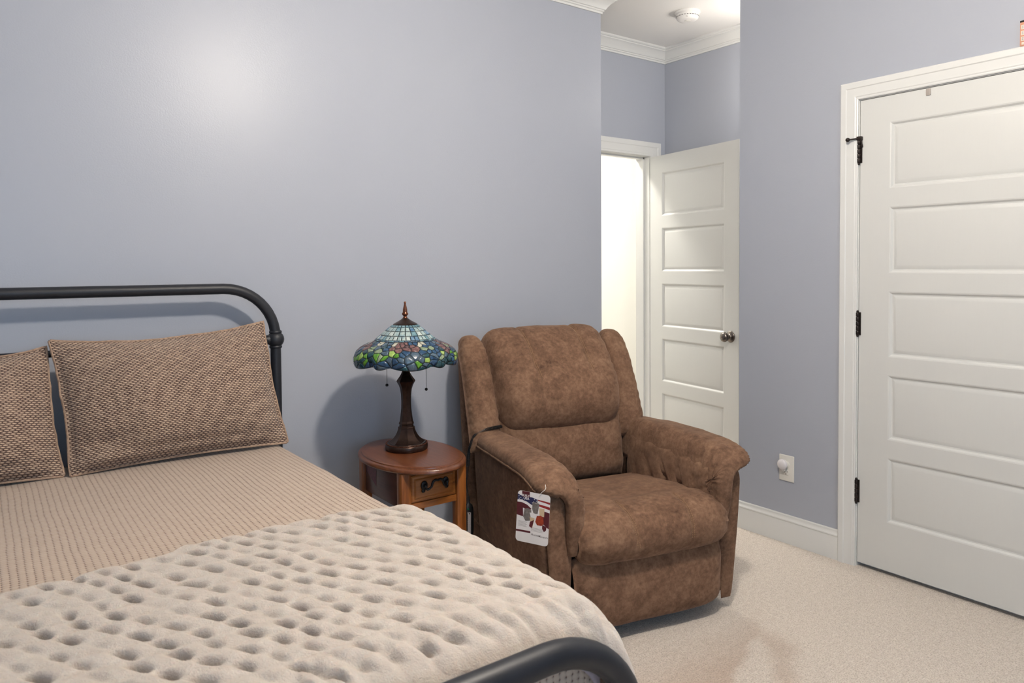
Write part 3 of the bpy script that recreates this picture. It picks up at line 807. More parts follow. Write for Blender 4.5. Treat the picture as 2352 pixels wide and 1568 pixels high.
MB().box(-LX+LW/2, LX-LW/2, -LY-.012, -LY+.012, AZ-.006, AZ+.018, .002).build('front_rail', 'oak_front', ns_)
MB().box(-LX+LW/2, LX-LW/2, -LY-.008, -LY+.012, LB-.014, LB, .001).build('top_rail', 'oak_front', ns_)
# drawer with a stepped front and a bail pull
dr = empty('drawer', (0, -LY, 0)); dr.parent = ns_
dx0, dx1, dz0, dz1 = -LX+LW/2+.003, LX-LW/2-.003, AZ+.021, LB-.016
v = []; f = []
for (i, d) in [(0, .02), (0, -.010), (.005, -.013), (.012, -.0135), (.015, -.0165), (.019, -.018), (.024, -.018)]:
    v += [(dx0+i, d, dz0+i), (dx1-i, d, dz0+i), (dx1-i, d, dz1-i), (dx0+i, d, dz1-i)]
for k in range(6):
    for e in range(4): g = (e+1) % 4; f.append((k*4+e, k*4+g, (k+1)*4+g, (k+1)*4+e))
f.append((24, 25, 26, 27))
mesh('drawer_front', v, f, 'oak_front', dr, True, None, 25)
zz = (dz0+dz1)/2+.010; hw = .045
pu = MB()
for sx in (-1, 1):
    pu.add(*sphere_vf((sx*hw, -.021, zz), .014, 16, 8, (1, .35, 1.25)))
    pu.add(*sphere_vf((sx*hw, -.030, zz), .0075, 12, 8))
    pu.add(*sphere_vf((sx*hw+.004*sx, -.022, zz-.018), .008, 10, 6, (1, .4, 1)))
pts = catmull([(-hw, -.034, zz+.002), (-hw+.004, -.036, zz-.012), (-hw+.018, -.040, zz-.004), (-hw+.024, -.041, zz+.012), (-hw+.034, -.042, zz+.019), (0, -.042, zz+.017), (hw-.034, -.042, zz+.019), (hw-.024, -.041, zz+.012), (hw-.018, -.040, zz-.004), (hw-.004, -.036, zz-.012), (hw, -.034, zz+.002)], 50)
pu.add(*tube_vf(pts, [.0036+.0012*math.sin(PI*i/49) for i in range(50)], 10))
o = pu.build('handle', 'black_iron', dr); o['label'] = 'black antique bail pull'

# ================================================================== STAINED GLASS LAMP
LP = Vector((1.353, 2.540, NZ))
lamp = empty('table_lamp', LP); lamp.scale = (.96, .96, .96); tag(lamp, 'stained glass table lamp with bronze base on the nightstand', 'lamp')
# base: scalloped foot, faceted flare, faceted baluster
foot = lambda a, k, z: 1+.018*abs(math.sin(4*a))-.012
mesh('foot', *lathe_vf([(.082, 0), (.0855, .004), (.0865, .012), (.0855, .021), (.081, .026), (.078, .0275), (.0765, .030)], 64, foot), 'dark_bronze', lamp, True, None, 45)
m = MB()
for k in range(88):
    a = 2*PI*k/88; rr = .0825*foot(a, 0, 0)
    m.add(*sphere_vf((rr*math.cos(a), rr*math.sin(a), .0262), .0024, 6, 4))
m.build('beading', 'copper_bronze', lamp)
oct_ = lambda a, k, z: math.cos(PI/8)/math.cos((a+PI/8) % (PI/4)-PI/8)
def flute(a, k, z): return oct_(a, k, z)
mesh('flare', *lathe_vf([(.077, .029), (.069, .034), (.056, .044), (.046, .056), (.039, .069), (.035, .080), (.0335, .088), (.0345, .090), (.0325, .093)], 64, flute), 'dark_bronze', lamp, True, None, 16)
mesh('column', *lathe_vf([(.029, .092), (.0285, .101), (.0305, .103), (.0305, .108), (.027, .115), (.0235, .140), (.0205, .168), (.0198, .195), (.0208, .222), (.0235, .245), (.029, .262), (.0355, .273), (.0385, .278), (.0360, .284), (.027, .296), (.019, .309), (.0145, .321), (.0135, .40), (.0, .40)], 64, flute, False), 'dark_bronze', lamp, True, None, 16)
tube('stem', [(0, 0, .39), (0, 0, .545)], .006, 'dark_bronze', lamp)
m = MB()
for sx in (-1, 1):
    m.add(*tube_vf([(0, 0, .37), (sx*.035, 0, .365), (sx*.055, 0, .372)], .008, 10)); m.add(*sphere_vf((sx*.072, 0, .385), .026, 14, 10, (1, 1, 1.2)))
m.build('sockets', 'white_plastic', lamp)
mesh('finial', *lathe_vf([(.0075, .534), (.0105, .5355), (.0085, .539), (.0065, .5425), (.0085, .5455), (.0125, .550), (.0128, .555), (.0098, .5585), (.0092, .562), (.0088, .570), (.0062, .583), (.0038, .592), (.0040, .595), (.0050, .5985), (.0040, .602), (0, .6035)], 24, None, False), 'copper_bronze', lamp)
mesh('cap', *lathe_vf([(.049, .509), (.0495, .511), (.047, .5135), (.038, .518), (.027, .524), (.0175, .530), (.011, .535), (0, .536)], 40, None, False), 'dark_bronze', lamp, True, None, 50)
# shade surface: profile (r, z) by arc, with lobes pinched near the rim
sp = catmull([(.046, .511), (.060, .502), (.083, .484), (.106, .464), (.128, .446), (.150, .436), (.174, .425), (.193, .412), (.206, .396), (.212, .379), (.211, .361), (.205, .345)], 120)
arc = np.concatenate([[0], np.cumsum(np.linalg.norm(np.diff(sp, axis=0), axis=1))]); AL = arc[-1]
LOBE = 2*PI/5; LOBE_OFF = R(-137)
def lobes(th):
    u = ((th-LOBE_OFF) % LOBE)/LOBE           # big lobe 0-.7, small .7-1
    return np.where(u < .7, np.sin(PI*u/.7), .75*np.sin(PI*(u-.7)/.3))
def shade(th, q):
    """q: arc length from the cap; returns xyz"""
    th = np.asarray(th, float); q = np.asarray(q, float)
    L = lobes(th); w_ = np.clip((q/AL-.58)/.42, 0, 1)**1.5
    qq = q-w_*.014*(1-L)
    r = np.interp(qq, arc, sp[:, 0]); z = np.interp(qq, arc, sp[:, 1])
    r = r*(1-.085*w_*(1-L)**1.3)
    return np.stack([r*np.cos(th), r*np.sin(th), z], -1)
nth, nq = 180, 60
TH, Q = np.meshgrid(np.linspace(0, 2*PI, nth, endpoint=False), np.linspace(0, AL, nq))
Ps = shade(TH, Q).reshape(-1, 3)
f = []
for j in range(nq-1):
    for i in range(nth): f.append((j*nth+i, (j+1)*nth+i, (j+1)*nth+(i+1) % nth, j*nth+(i+1) % nth))
sh = mesh('shade', Ps, f, 'lead_came', lamp); sh['label'] = 'leaded glass shade with sky-blue grid and flower border'
so = sh.modifiers.new('thick', 'SOLIDIFY'); so.thickness = .0022; so.offset = -1
def pane(name, poly, mat, lift=.0013, shrink=.0013, sub=4):
    """poly: list of (theta, q) outline; builds a slightly domed glass piece on the shade"""
    pl = np.asarray(poly, float); c = pl.mean(0)
    # refine the outline so that it follows the curve of the shade
    pts = []
    n = len(pl)
    for i in range(n):
        a, b = pl[i], pl[(i+1) % n]
        for t in np.linspace(0, 1, sub, endpoint=False): pts.append(a+(b-a)*t)
    pts = np.array(pts)
    rr = np.hypot(*shade(pts[:, 0], pts[:, 1])[:, :2].T)
    dv = np.stack([(pts[:, 0]-c[0])*rr, pts[:, 1]-c[1]], -1); dl = np.linalg.norm(dv, axis=1)+1e-9
    k = np.clip(1-shrink/dl*1.35, .25, 1)
    out = c+(pts-c)*k[:, None]; mid = c+(pts-c)*(k*.62)[:, None]
    def lifted(p, h):
        P0 = shade(p[:, 0], p[:, 1]); e = 1e-3
        ta = shade(p[:, 0]+e, p[:, 1])-P0; tb = shade(p[:, 0], np.minimum(p[:, 1]+e, AL+.01))-P0
        nn = np.cross(tb, ta); nn /= np.linalg.norm(nn, axis=1, keepdims=True)+1e-12
        nn *= np.sign((nn*P0*np.array([1, 1, 0])).sum(1, keepdims=True)+1e-12)
        return P0+nn*h
    V = np.vstack([lifted(out, .0002), lifted(out, lift*.75), lifted(mid, lift), lifted(c[None], lift*1.08)])
    m_ = len(out); f = []
    for i in range(m_):
        j = (i+1) % m_
        f += [(i, j, m_+j, m_+i), (m_+i, m_+j, 2*m_+j, 2*m_+i), (2*m_+i, 2*m_+j, 3*m_)]
    return mesh(name, V, f, mat, sh, True)
r3 = random.Random(4)
# sky grid: four courses of panes
q_lv = [.003, .018, .042, .068, .092]
for lv, (cnt, ph) in enumerate(((24, .1), (24, .1), (24, .1), (40, .02))):
    for k in range(cnt):
        a0 = 2*PI*(k+ph)/cnt; a1 = 2*PI*(k+1+ph)/cnt
        mat = r3.choice(G_SKY[1:2]*3+G_SKY[:1]) if lv == 0 else r3.choice([G_SKY[0]]*5+[G_SKY[1]]*3+[G_SKY[2]]*2+[G_SKY[3]]*3)
        pane('sky_pane', [(a0, q_lv[lv]), (a1, q_lv[lv]), (a1, q_lv[lv+1]), (a0, q_lv[lv+1])], mat)
for k in range(36):
    a0 = 2*PI*k/36; a1 = 2*PI*(k+1)/36
    pane('band_pane', [(a0, q_lv[4]), (a1, q_lv[4]), (a1, q_lv[4]+.007), (a0, q_lv[4]+.007)], r3.choice([G_SKY[1], G_DEEP[2]]), shrink=.0008)
# flower border: irregular pieces (Voronoi cells in theta x arc space)
QB0, QB1 = q_lv[4]+.008, AL-.001; RB = .195
flowers = [(LOBE_OFF+LOBE*i+dth, dq, rad) for i in range(5) for dth, dq, rad in ((.14, .66, .029), (.50, .70, .033), (.30, .99, .022))]
flowers = [(a, QB0+(QB1-QB0)*(1-q)*1.05 if q < .9 else QB0+.012, rr) for a, q, rr in flowers]
whites = [(LOBE_OFF+LOBE*i+d_, QB0+dq) for i in range(5) for d_, dq in ((.0, .018), (.38, .022), (.78, .016))]
sites = []
tries = 0
while len(sites) < 290 and tries < 60000:
    tries += 1
    p_ = (r3.random()*2*PI*RB, QB0+r3.random()*(QB1-QB0))
    th_ = p_[0]/RB
    infl = any(math.hypot(((th_-a+PI) % (2*PI)-PI)*RB, p_[1]-q) < rr for a, q, rr in flowers)
    dmin = .0160 if infl else .0128
    if all(math.hypot(min(abs(p_[0]-s_[0]), 2*PI*RB-abs(p_[0]-s_[0]))*.80, (p_[1]-s_[1])*1.15) > dmin for s_ in sites): sites.append(p_)
def clip_poly(poly, a, b, c):
    out = []; n = len(poly)
    for i in range(n):
        p, q = poly[i], poly[(i+1) % n]
        dp = a*p[0]+b*p[1]-c; dq_ = a*q[0]+b*q[1]-c
        if dp <= 0: out.append(p)
        if (dp < 0) != (dq_ < 0): t = dp/(dp-dq_); out.append((p[0]+(q[0]-p[0])*t, p[1]+(q[1]-p[1])*t))
    return out
allp = [(s_[0]+o_*2*PI*RB, s_[1]) for o_ in (-1, 0, 1) for s_ in sites]
for s_ in sites:
    poly = [(s_[0]-.06, QB0), (s_[0]+.06, QB0), (s_[0]+.06, QB1), (s_[0]-.06, QB1)]
    for o_ in allp:
        if o_ == s_ or math.hypot(o_[0]-s_[0], o_[1]-s_[1]) > .1: continue
        a, b = o_[0]-s_[0], o_[1]-s_[1]
        poly = clip_poly(poly, a, b, a*(o_[0]+s_[0])/2+b*(o_[1]+s_[1])/2)
        if len(poly) < 3: break
    if len(poly) < 3: continue
    th_ = s_[0]/RB; fr = (s_[1]-QB0)/(QB1-QB0)
    infl = any(math.hypot(((th_-a+PI) % (2*PI)-PI)*RB, s_[1]-q) < rr for a, q, rr in flowers)
    inwh = any(math.hypot(((th_-a+PI) % (2*PI)-PI)*RB, s_[1]-q) < .017 for a, q in whites)
    if infl: nm, mat = 'petal_pane', r3.choice(G_PLUM)
    elif inwh: nm, mat = 'blossom_pane', G_WHITE[0]
    elif .30 < fr < .86 and r3.random() < .42: nm, mat = 'leaf_pane', r3.choice([G_GREEN[0]]*3+[G_GREEN[1]]*2+[G_GREEN[2]]*2) if fr > .42 else G_GREEN[2]
    else: nm, mat = 'water_pane', r3.choice([G_DEEP[0]]*3+[G_DEEP[1]]*(4 if fr > .8 else 1)+[G_DEEP[2]]*(3 if fr < .5 else 1))
    pane(nm, [(p[0]/RB, p[1]) for p in poly], mat, sub=2)
# pull chains
for (cx_, cy_, zb_) in ((-.062, .047, .262), (.066, -.050, .244)):
    m = MB(); z = .372
    while z > zb_+.008: m.add(*sphere_vf((cx_, cy_, z), .0016, 6, 4)); z -= .0036
    o = m.build('pull_chain', 'black_iron', lamp)
    mesh('chain_ball', *sphere_vf((cx_, cy_, zb_), .0063, 14, 10), 'black_iron', o)
pts = catmull([(.05, .065, .006), (.075, .10, .0045), (.105, .125, .010), (.12, .175, .0045), (.13, .205, -.002), (.165, .222, -.06), (.19, .222, -.25), (.205, .215, -.42), (.26, .205, -.56), (.34, .21, -.594)], 60)
tube('power_cord', pts, .003, 'black_plastic', lamp, 8)

# ================================================================== RECLINER
RC = Vector((1.967, 1.809, 0)); RA = R(-12.7)
rec = empty('recliner', RC, RA); tag(rec, 'brown faux suede recliner armchair with stitched back beside the nightstand', 'armchair')
def dense(pts, m): return catmull(pts, m)
def cushion(name, path, halfw, puff, back=.03, nu=70, nv=60, uc=0., seams=(), pleat=0., pe=5., wrinkle=.004, seed=1, mat='brown_suede', taper=None, droop=None, edge_u=4.5, edge_v=5., pleat_f=95, parent=None, nsign=1):
    """upholstered cushion: base line path (v, z) from t=0..1, width +-halfw(t) in u, puffed along the outward normal"""
    B = dense(path, nv); t = np.linspace(0, 1, nv)
    d = np.gradient(B, axis=0); d /= np.linalg.norm(d, axis=1, keepdims=True)
    Nr = np.stack([-d[:, 1], d[:, 0]], -1)*nsign      # outward normal in (v,z): left of travel for nsign=1
    s = np.linspace(-1, 1, nu); s = np.sign(s)*np.abs(s)**.8
    S, Tq = np.meshgrid(s, t)
    hw = np.array([halfw(q) if callable(halfw) else halfw for q in t])
    pf = np.array([puff(q) if callable(puff) else puff for q in t])
    tt = 2*Tq-1
    prof = np.clip(1-np.abs(S)**edge_u, 0, 1)**.5*np.clip(1-np.abs(tt)**pe, 0, 1)**.5
    U = uc+S*hw[:, None]
    flat = np.stack([U.ravel()*1.0, Tq.ravel()*np.linalg.norm(np.diff(B, axis=0), axis=1).sum(), np.full(S.size, seed*2.7)], -1)
    nz = fbm(flat, 9, seed).reshape(S.shape); nz2 = fbm(flat, 30, seed+2, 2).reshape(S.shape)
    h = pf[:, None]*prof+wrinkle*nz*prof+wrinkle*.35*nz2*prof
    if pleat:     # gathers along the side edges, fading inwards
        ed = np.exp(-((1-np.abs(S))/.16)**1.2)
        h += pleat*ed*np.sin(flat[:, 1].reshape(S.shape)*pleat_f+7*fbm(np.stack([flat[:, 1], S.ravel()*.3, flat[:, 2]], -1), 8, seed+8).reshape(S.shape))*np.clip(prof*3, 0, 1)
        long_ = np.clip(fbm(np.stack([flat[:, 0]*3, flat[:, 1]*26, flat[:, 2]], -1), 1, seed+5, 2).reshape(S.shape)-.15, 0, 1)
        h -= pleat*2.2*long_*np.exp(-((1-np.abs(S))/.38)**2)*prof
    for (su, ta, tb) in seams:
        w_ = np.clip((Tq-ta)/.06, 0, 1)*np.clip((tb-Tq)/.12, 0, 1)
        h -= .010*np.exp(-(((S*hw[:, None]-su(Tq) if callable(su) else S*hw[:, None]-su))/.010)**2)*w_
    if droop is not None: h += droop(S, Tq)
    Pf = np.stack([U, B[:, 0][:, None]+Nr[:, 0][:, None]*h, B[:, 1][:, None]+Nr[:, 1][:, None]*h], -1)
    hb = -back*prof
    Pb = np.stack([U, B[:, 0][:, None]+Nr[:, 0][:, None]*hb, B[:, 1][:, None]+Nr[:, 1][:, None]*hb], -1)
    k = S.size
    f = grid_faces(nu, nv, 0, nsign < 0)+grid_faces(nu, nv, k, nsign > 0)
    rim = [i for i in range(nu)]+[(j+1)*nu-1 for j in range(1, nv)]+[(nv-1)*nu+i for i in range(nu-2, -1, -1)]+[j*nu for j in range(nv-2, 0, -1)]
    for a, b in zip(rim, rim[1:]+rim[:1]): f.append((b, a, a+k, b+k)[::nsign])
    o = mesh(name, np.vstack([Pf.reshape(-1, 3), Pb.reshape(-1, 3)]), f, mat, parent or rec)
    # top-stitching: short tan dashes along each seam
    for (su, ta, tb) in seams:
        m = MB()
        for dx in (-.0045, .0045):
            for q in np.arange(ta+.02, tb-.05, .011):
                ends = []
                for q2 in (q, q+.0065):
                    j = min(int(q2*(nv-1)), nv-2); fr = q2*(nv-1)-j
                    uu = (su(q2) if callable(su) else su)+dx
                    row0 = Pf[j]; row1 = Pf[j+1]
                    def at_u(row): return np.array([np.interp(uc+uu, row[:, 0], row[:, c]) for c in range(3)])
                    p = at_u(row0)*(1-fr)+at_u(row1)*fr; nn = np.array([0, *(Nr[j])])
                    ends.append(tuple(p+nn*.0008))
                m.add(*tube_vf(ends, .0009, 5))
        m.build('stitching', 'tan_thread', o)
    return o
# travel direction chosen so that the left normal points at the sitter / outwards
def flip(p): return p[::-1]
BC = -.028   # the back sits slightly left on the base
# headrest cushion (path top -> bottom, normal forward)
cushion('headrest_cushion', [(.925, .955), (.895, .985), (.855, .972), (.815, .915), (.782, .845), (.748, .785), (.735, .742), (.752, .720)], lambda q: .283+.012*math.sin(PI*q)+.01*q, lambda q: .050+.108*max(0, math.sin(PI*q*.60))**1.2, .04, 90, 100, BC,
        [(lambda q: -.135+.02*q, .10, .74), (lambda q: .145-.0*q, .10, .70)], .0048, 13., .005, 3, edge_u=9., pleat_f=150, nsign=-1)
cushion('lumbar_cushion', [(.735, .775), (.712, .745), (.700, .64), (.685, .55), (.668, .46), (.660, .38)], lambda q: .296+.006*q, lambda q: .022+.070*math.sin(PI*min(1, q*.88)), .03, 70, 60, BC+.008, [], .0035, 9., .006, 5, edge_u=6., nsign=-1)
# wings either side of the back
for sgn in (-1, 1):
    cushion('back_wing', [(.885, .955), (.862, .978), (.826, .95), (.775, .865), (.732, .76), (.692, .66), (.662, .56)], lambda q: .058+.014*q-.022*max(0, .3-q)/.3, .062, .05, 48, 110, BC+sgn*.362+(.0 if sgn < 0 else -.004), [], .0055, 6., .004, 7+sgn, edge_u=3., pleat_f=190, nsign=-1)
# back shell
bsv = []
m = MB()
v, f = boxvf(-.425, .425, 0, .10, .10, .985, .035, 3)
v = [(x*(1-.05*max(0, (z-.55))/.45)+BC*max(0, z-.4), y+.745+.12*(z-.1)/.9, z) for x, y, z in v]
mesh('back_shell', v, f, 'brown_suede', rec, True, None, 50)
# seat cushion: over the front and tucked under
cushion('seat_cushion', [(.04, .322), (.008, .338), (-.008, .37), (.012, .408), (.08, .422), (.22, .418), (.40, .410), (.58, .41)], lambda q: .312+.008*math.sin(PI*q), lambda q: .046+.012*math.sin(PI*q), .03, 90, 90, .004,
        [(lambda q: -.10-.03*q, .24, .62), (lambda q: .12+.03*q, .24, .62)], .0035, 9., .004, 11, edge_u=7., droop=lambda S, T: -.012*np.exp(-((T-.66)/.05)**2)*(1-.5*np.abs(S))-.02*np.clip((T-.62)/.38, 0, 1))
# footrest panel
cushion('footrest_panel', [(.060, .076), (.030, .090), (.024, .16), (.026, .23), (.04, .285), (.06, .300)], lambda q: .322-.012*(1-q), lambda q: .034+.012*math.sin(PI*q), .03, 70, 50, 0., [], .002, 8., .003, 13, edge_u=8.)
MB().box(-.315, .315, .07, .72, .06, .36, .01).build('seat_box', 'dark_underside', rec)
for sx in (-.30, .30):
    for vy in (.20, .66): MB().box(sx-.025, sx+.025, vy-.025, vy+.025, 0, .07, .004).build('foot', 'dark_underside', rec)

def arm(sg):
    """one arm: upholstered outer body, front panel, and a padded top that rolls over the front"""
    am = empty('arm', (0, 0, 0)); am.parent = rec
    # body: outer side, tapering in towards the floor
    nz_ = 14; ring = []
    outline = [(-.448, .105), (-.446, .072), (-.436, .050), (-.418, .040), (-.36, .036), (-.325, .038), (-.318, .07), (-.318, .76), (-.395, .76), (-.415, .75), (-.424, .72), (-.447, .40)]
    V = []; F = []; m_ = len(outline)
    for k in range(nz_):
        z = .045+(.600-.045)*k/(nz_-1); q = k/(nz_-1)
        tp = .045*(1-q)**1.6; fr = .020*(1-q)**1.5
        for (u, v_) in outline:
            uu = u+tp*(1 if u < -.40 else .2); vv = v_+(fr if v_ < .2 else 0)
            if q > .86 and v_ < .3: vv += .05*((q-.86)/.14)**2
            V.append((uu*-sg if sg > 0 else uu, vv, z))
    for k in range(nz_-1):
        for i in range(m_):
            j = (i+1) % m_; q = (k*m_+i, k*m_+j, (k+1)*m_+j, (k+1)*m_+i); F.append(q if sg < 0 else q[::-1])
    F.append(tuple(range(m_)) if sg > 0 else tuple(range(m_-1, -1, -1))); F.append(tuple((nz_-1)*m_+i for i in (range(m_) if sg < 0 else range(m_-1, -1, -1))))
    o = mesh('arm_body', V, F, 'brown_suede', am, True, None, 50)
    sb = o.modifiers.new('sub', 'SUBSURF'); sb.levels = 1; sb.render_levels = 1
    # front facing panel, slightly domed, arched at the top
    Vp = []; nu, nv = 18, 30
    for j in range(nv):
        q = j/(nv-1); z = .048+.535*q
        ul = -.425+.045*(1-q)**1.6*.9; ur = -.335+.018*math.sin(PI*q)-.004
        if q > .8: ww = math.sqrt(max(0, 1-((q-.8)/.2)**2)); ur = ul+(ur-ul)*(.35+.65*ww); ul = ul+.012*(1-ww)
        for i in range(nu):
            p = i/(nu-1); u = ul+(ur-ul)*p
            d = .011*(max(0, 1-abs(2*p-1)**4)*max(0, 1-abs(2*q-1)**14))**.5
            vv = .033+.008*(1-q)**1.5+(.05*((q-.86)/.14)**2 if q > .86 else 0)-d
            Vp.append((u if sg < 0 else -u, vv, z))
    mesh('front_panel', Vp, grid_faces(nu, nv, 0, sg > 0), 'brown_suede', am)
    # padded top: stations from the back, over the front, and down the inner front edge
    # (v, z of crown, normal tilt deg, outer u, inner u, outer lip drop, inner drop, crown height)
    st = [(.735, .625, 0, -.424, -.300, .050, .15, .0), (.66, .638, 0, -.438, -.296, .052, .17, 0), (.50, .648, 0, -.455, -.292, .054, .185, 0), (.34, .652, 2, -.462, -.290, .055, .19, 0),
          (.20, .652, 4, -.464, -.288, .056, .19, 0), (.11, .646, 12, -.464, -.286, .056, .16, 0), (.045, .630, 28, -.466, -.284, .054, .155, 0), (.008, .604, 50, -.464, -.282, .048, .130, 0),
          (-.008, .580, 66, -.446, -.281, .040, .105, 0), (-.014, .552, 80, -.378, -.280, .032, .080, 0), (-.016, .510, 90, -.354, -.281, .030, .05, 0), (-.010, .44, 93, -.352, -.284, .028, .05, 0), (.000, .38, 96, -.346, -.290, .026, .05, 0), (.012, .335, 100, -.338, -.300, .02, .045, 0)]
    Sx = catmull(st, 90)
    tpl = np.array([(0, 1), (.0, .55), (.06, .18), (.20, .02), (.42, -.0), (.62, .02), (.80, .10), (.93, .30), (1.0, .62), (1.03, 1.0)])
    tp2 = np.vstack([tpl]); m2 = 34
    cur = catmull(np.vstack([tp2]), m2)
    V = []; rows = len(Sx); pl = len(cur)+2
    for k, (v_, z, tilt, uo, ui, lo, li, _) in enumerate(Sx):
        a = R(tilt); nv_, nz2 = -math.sin(a), math.cos(a)
        for (p, hgt_) in cur:
            u = uo+(ui-uo)*p
            if p < .45: V.append((u, v_-nv_*hgt_*lo, z-nz2*hgt_*lo))
            else:      # the inner side keeps falling straight down until the roll is over the front
                ai = R(tilt)*min(1, max(0, tilt)/90)**2.6
                V.append((u, v_+math.sin(ai)*hgt_*li, z-math.cos(ai)*hgt_*li))
        # close underneath
        V.append((ui-.04 if k < 60 else ui-.02, v_-nv_*li, z-nz2*li)); V.append((uo+.03*(1 if k < 60 else .5), v_-nv_*lo*1.1, z-nz2*lo*1.1))
    V = np.array(V); G = V.reshape(rows, pl, 3)
    # surface displacement: suede wrinkles, gathers where the pad bends, pull folds on the inner face
    tu = np.gradient(G, axis=1); tv = np.gradient(G, axis=0); NN = np.cross(tu, tv); NN /= np.linalg.norm(NN, axis=-1, keepdims=True)+1e-9
    if NN[20, 10, 2] < 0: NN = -NN
    kk = np.arange(rows)[:, None]/(rows-1); pp = np.concatenate([cur[:, 0], [1, 0]])[None, :]
    nzv = fbm(V, 11, 5 if sg > 0 else 6).reshape(rows, pl)
    inner = np.clip((pp-.55)/.4, 0, 1); mask = np.ones((1, pl)); mask[0, -2:] = 0
    along = kk*1.0
    folds = (np.sin(along*95-pp*9+3*nzv)*.5+.5)**2
    wrin = .004*nzv-.0075*folds*inner*np.exp(-((kk-.33)/.20)**2)-.006*(np.sin(along*150+pp*5+4*nzv)*.5+.5)**2*inner*np.exp(-((kk-.70)/.14)**2)
    wrin += -.004*(np.sin(along*130+5*nzv)*.5+.5)**3*np.exp(-((kk-.40)/.07)**2)*np.exp(-((pp-.45)/.3)**2)
    wrin += -.004*(np.sin(along*210+3*nzv)*.5+.5)**2*np.exp(-((pp-.05)/.12)**2)*np.clip((kk-.35)/.15, 0, 1)*np.clip((.78-kk)/.1, 0, 1)
    wrin += .012*np.exp(-((pp-.78)/.25)**2)*np.clip((.55-kk)/.3, 0, 1)
    G = G+NN*(wrin*mask)[..., None]
    V = G.reshape(-1, 3)
    if sg > 0: V = V*np.array([-1, 1, 1])
    F = []
    for k in range(rows-1):
        for i in range(pl):
            j = (i+1) % pl; q = (k*pl+i, k*pl+j, (k+1)*pl+j, (k+1)*pl+i); F.append(q if sg < 0 else q[::-1])
    F.append(tuple(range(pl))[::1 if sg > 0 else -1]); F.append(tuple((rows-1)*pl+i for i in range(pl))[::-1 if sg > 0 else 1])
    pad = mesh('arm_pad', V, F, 'brown_suede', am)
    # inner face of the arm: a padded panel with pull folds, from the pad down to the seat
    nu, nv = 90, 44; Vi = np.zeros((nv, nu, 3))
    pq = np.linspace(0, 1, nu)[None, :]; zq = np.linspace(0, 1, nv)[:, None]
    vfront = -.004+.022*(1-zq)**2; vv = vfront+(.66-vfront)*pq
    zz_ = .345+(.588-.345)*zq-.015*(1-pq)*zq**3
    flat = np.stack([(vv+0*zq).ravel(), (zz_+0*pq).ravel(), np.full(nu*nv, 3.+sg)], -1); nn_ = fbm(flat, 9, 21+sg).reshape(nv, nu)
    dd = .030*(np.clip(1-np.abs(2*zq-1)**5, 0, 1)*np.clip(1-np.abs(2*pq-1)**8, 0, 1))**.5
    ph = pq*34-zq*7+2.2*nn_
    dd = dd+.004*nn_-.024*(.5+.5*np.sin(ph*1.0))**3*np.clip(1-zq*1.05, 0, 1)*np.exp(-((pq-.45)/.33)**2)
    dd = dd-.015*(.5+.5*np.sin(zq*30+pq*34+1.5*nn_))**3*np.exp(-(pq/.13)**2)*np.clip(1.1-zq, 0, 1)
    Vi[..., 0] = -(.312-.018*(1-zq)*(1-pq))+dd+.008*np.exp(-((pq-.12)/.14)**2)*(1-zq**3); Vi[..., 1] = vv; Vi[..., 2] = zz_
    Vi = Vi.reshape(-1, 3)
    if sg > 0: Vi = Vi*np.array([-1, 1, 1])
    mesh('inner_panel', Vi, grid_faces(nu, nv, 0, sg > 0), 'brown_suede', am)
    # welt seam along the outer lip
    wl = [tuple(V[k*pl+1]+np.array([0, 0, -.001])) for k in range(0, int(rows*.70), 1)]
    tube('welt', wl, .0042, 'brown_suede', pad, 8)
    return am
arm(-1); arm(1)
# welt line crossing the outer side panel
m = MB(); m.add(*tube_vf(catmull([(-.4455, .72, .29), (-.440, .45, .235), (-.436, .25, .185), (-.432, .10, .14)], 20), .002, 6)); m.build('side_seam', 'brown_suede', rec)

# --------------------------------------------------------------- hang tag on the arm
U_ = Vector((math.cos(RA), math.sin(RA), 0)); V_ = Vector((-math.sin(RA), math.cos(RA), 0))
def rl(u, v, z): return RC+U_*u+V_*v+Vector((0, 0, z))
tg_ = empty('hang_tag', rl(-.484, .005, .495))
tag(tg_, 'white printed paper hang tag with a flag picture on the recliner arm', 'tag')
# local frame: x to the right of the card, z up, -y out of the printed face
cam_dir = Vector((tg_.location.x, tg_.location.y, 0)).normalized()
face = (cam_dir*.75+U_*.42).normalized()
rz = math.atan2(face.y, face.x)-PI/2
tg_.rotation_euler = (R(-2), R(3), rz)
TW, TH_ = .118, .172
def round_rect(x0, x1, z0, z1, r, n=6):
    p = []
    for cx, cz, a0 in ((x1-r, z1-r, 0), (x0+r, z1-r, 90), (x0+r, z0+r, 180), (x1-r, z0+r, 270)):
        for k in range(n+1): a = R(a0+90*k/n); p.append((cx+r*math.cos(a), cz+r*math.sin(a)))
    return p
def plate(name, poly, y0_, y1_, mat, parent):
    n = len(poly); v = [(x, y0_, z) for x, z in poly]+[(x, y1_, z) for x, z in poly]
    f = [tuple(range(n)), tuple(range(2*n-1, n-1, -1))]+[(i, i+n, (i+1) % n+n, (i+1) % n) for i in range(n)]
    return mesh(name, v, f, mat, parent, False)
X0, X1, Z0, Z1 = -TW/2, TW/2, -TH_/2, TH_/2
card = plate('card', round_rect(X0, X1, Z0, Z1, .012), -.0004, .0004, 'card_white', tg_)
lv = [-.0004]
def pr(name, pts, mat, ly=1):
    """printed patch: pts in 0..1 card fractions (x right, y up)"""
    return plate(name, [(X0+x*TW, Z0+y*TH_) for x, y in pts], -.0004-.00008*ly, -.0004-.00008*(ly-1), mat, card)
pr('flag_canton', [(.0, .93), (.14, .90), (.30, .905), (.47, .90), (.62, .875), (.60, .76), (.44, .755), (.30, .80), (.12, .825), (.0, .815)], 'card_navy')
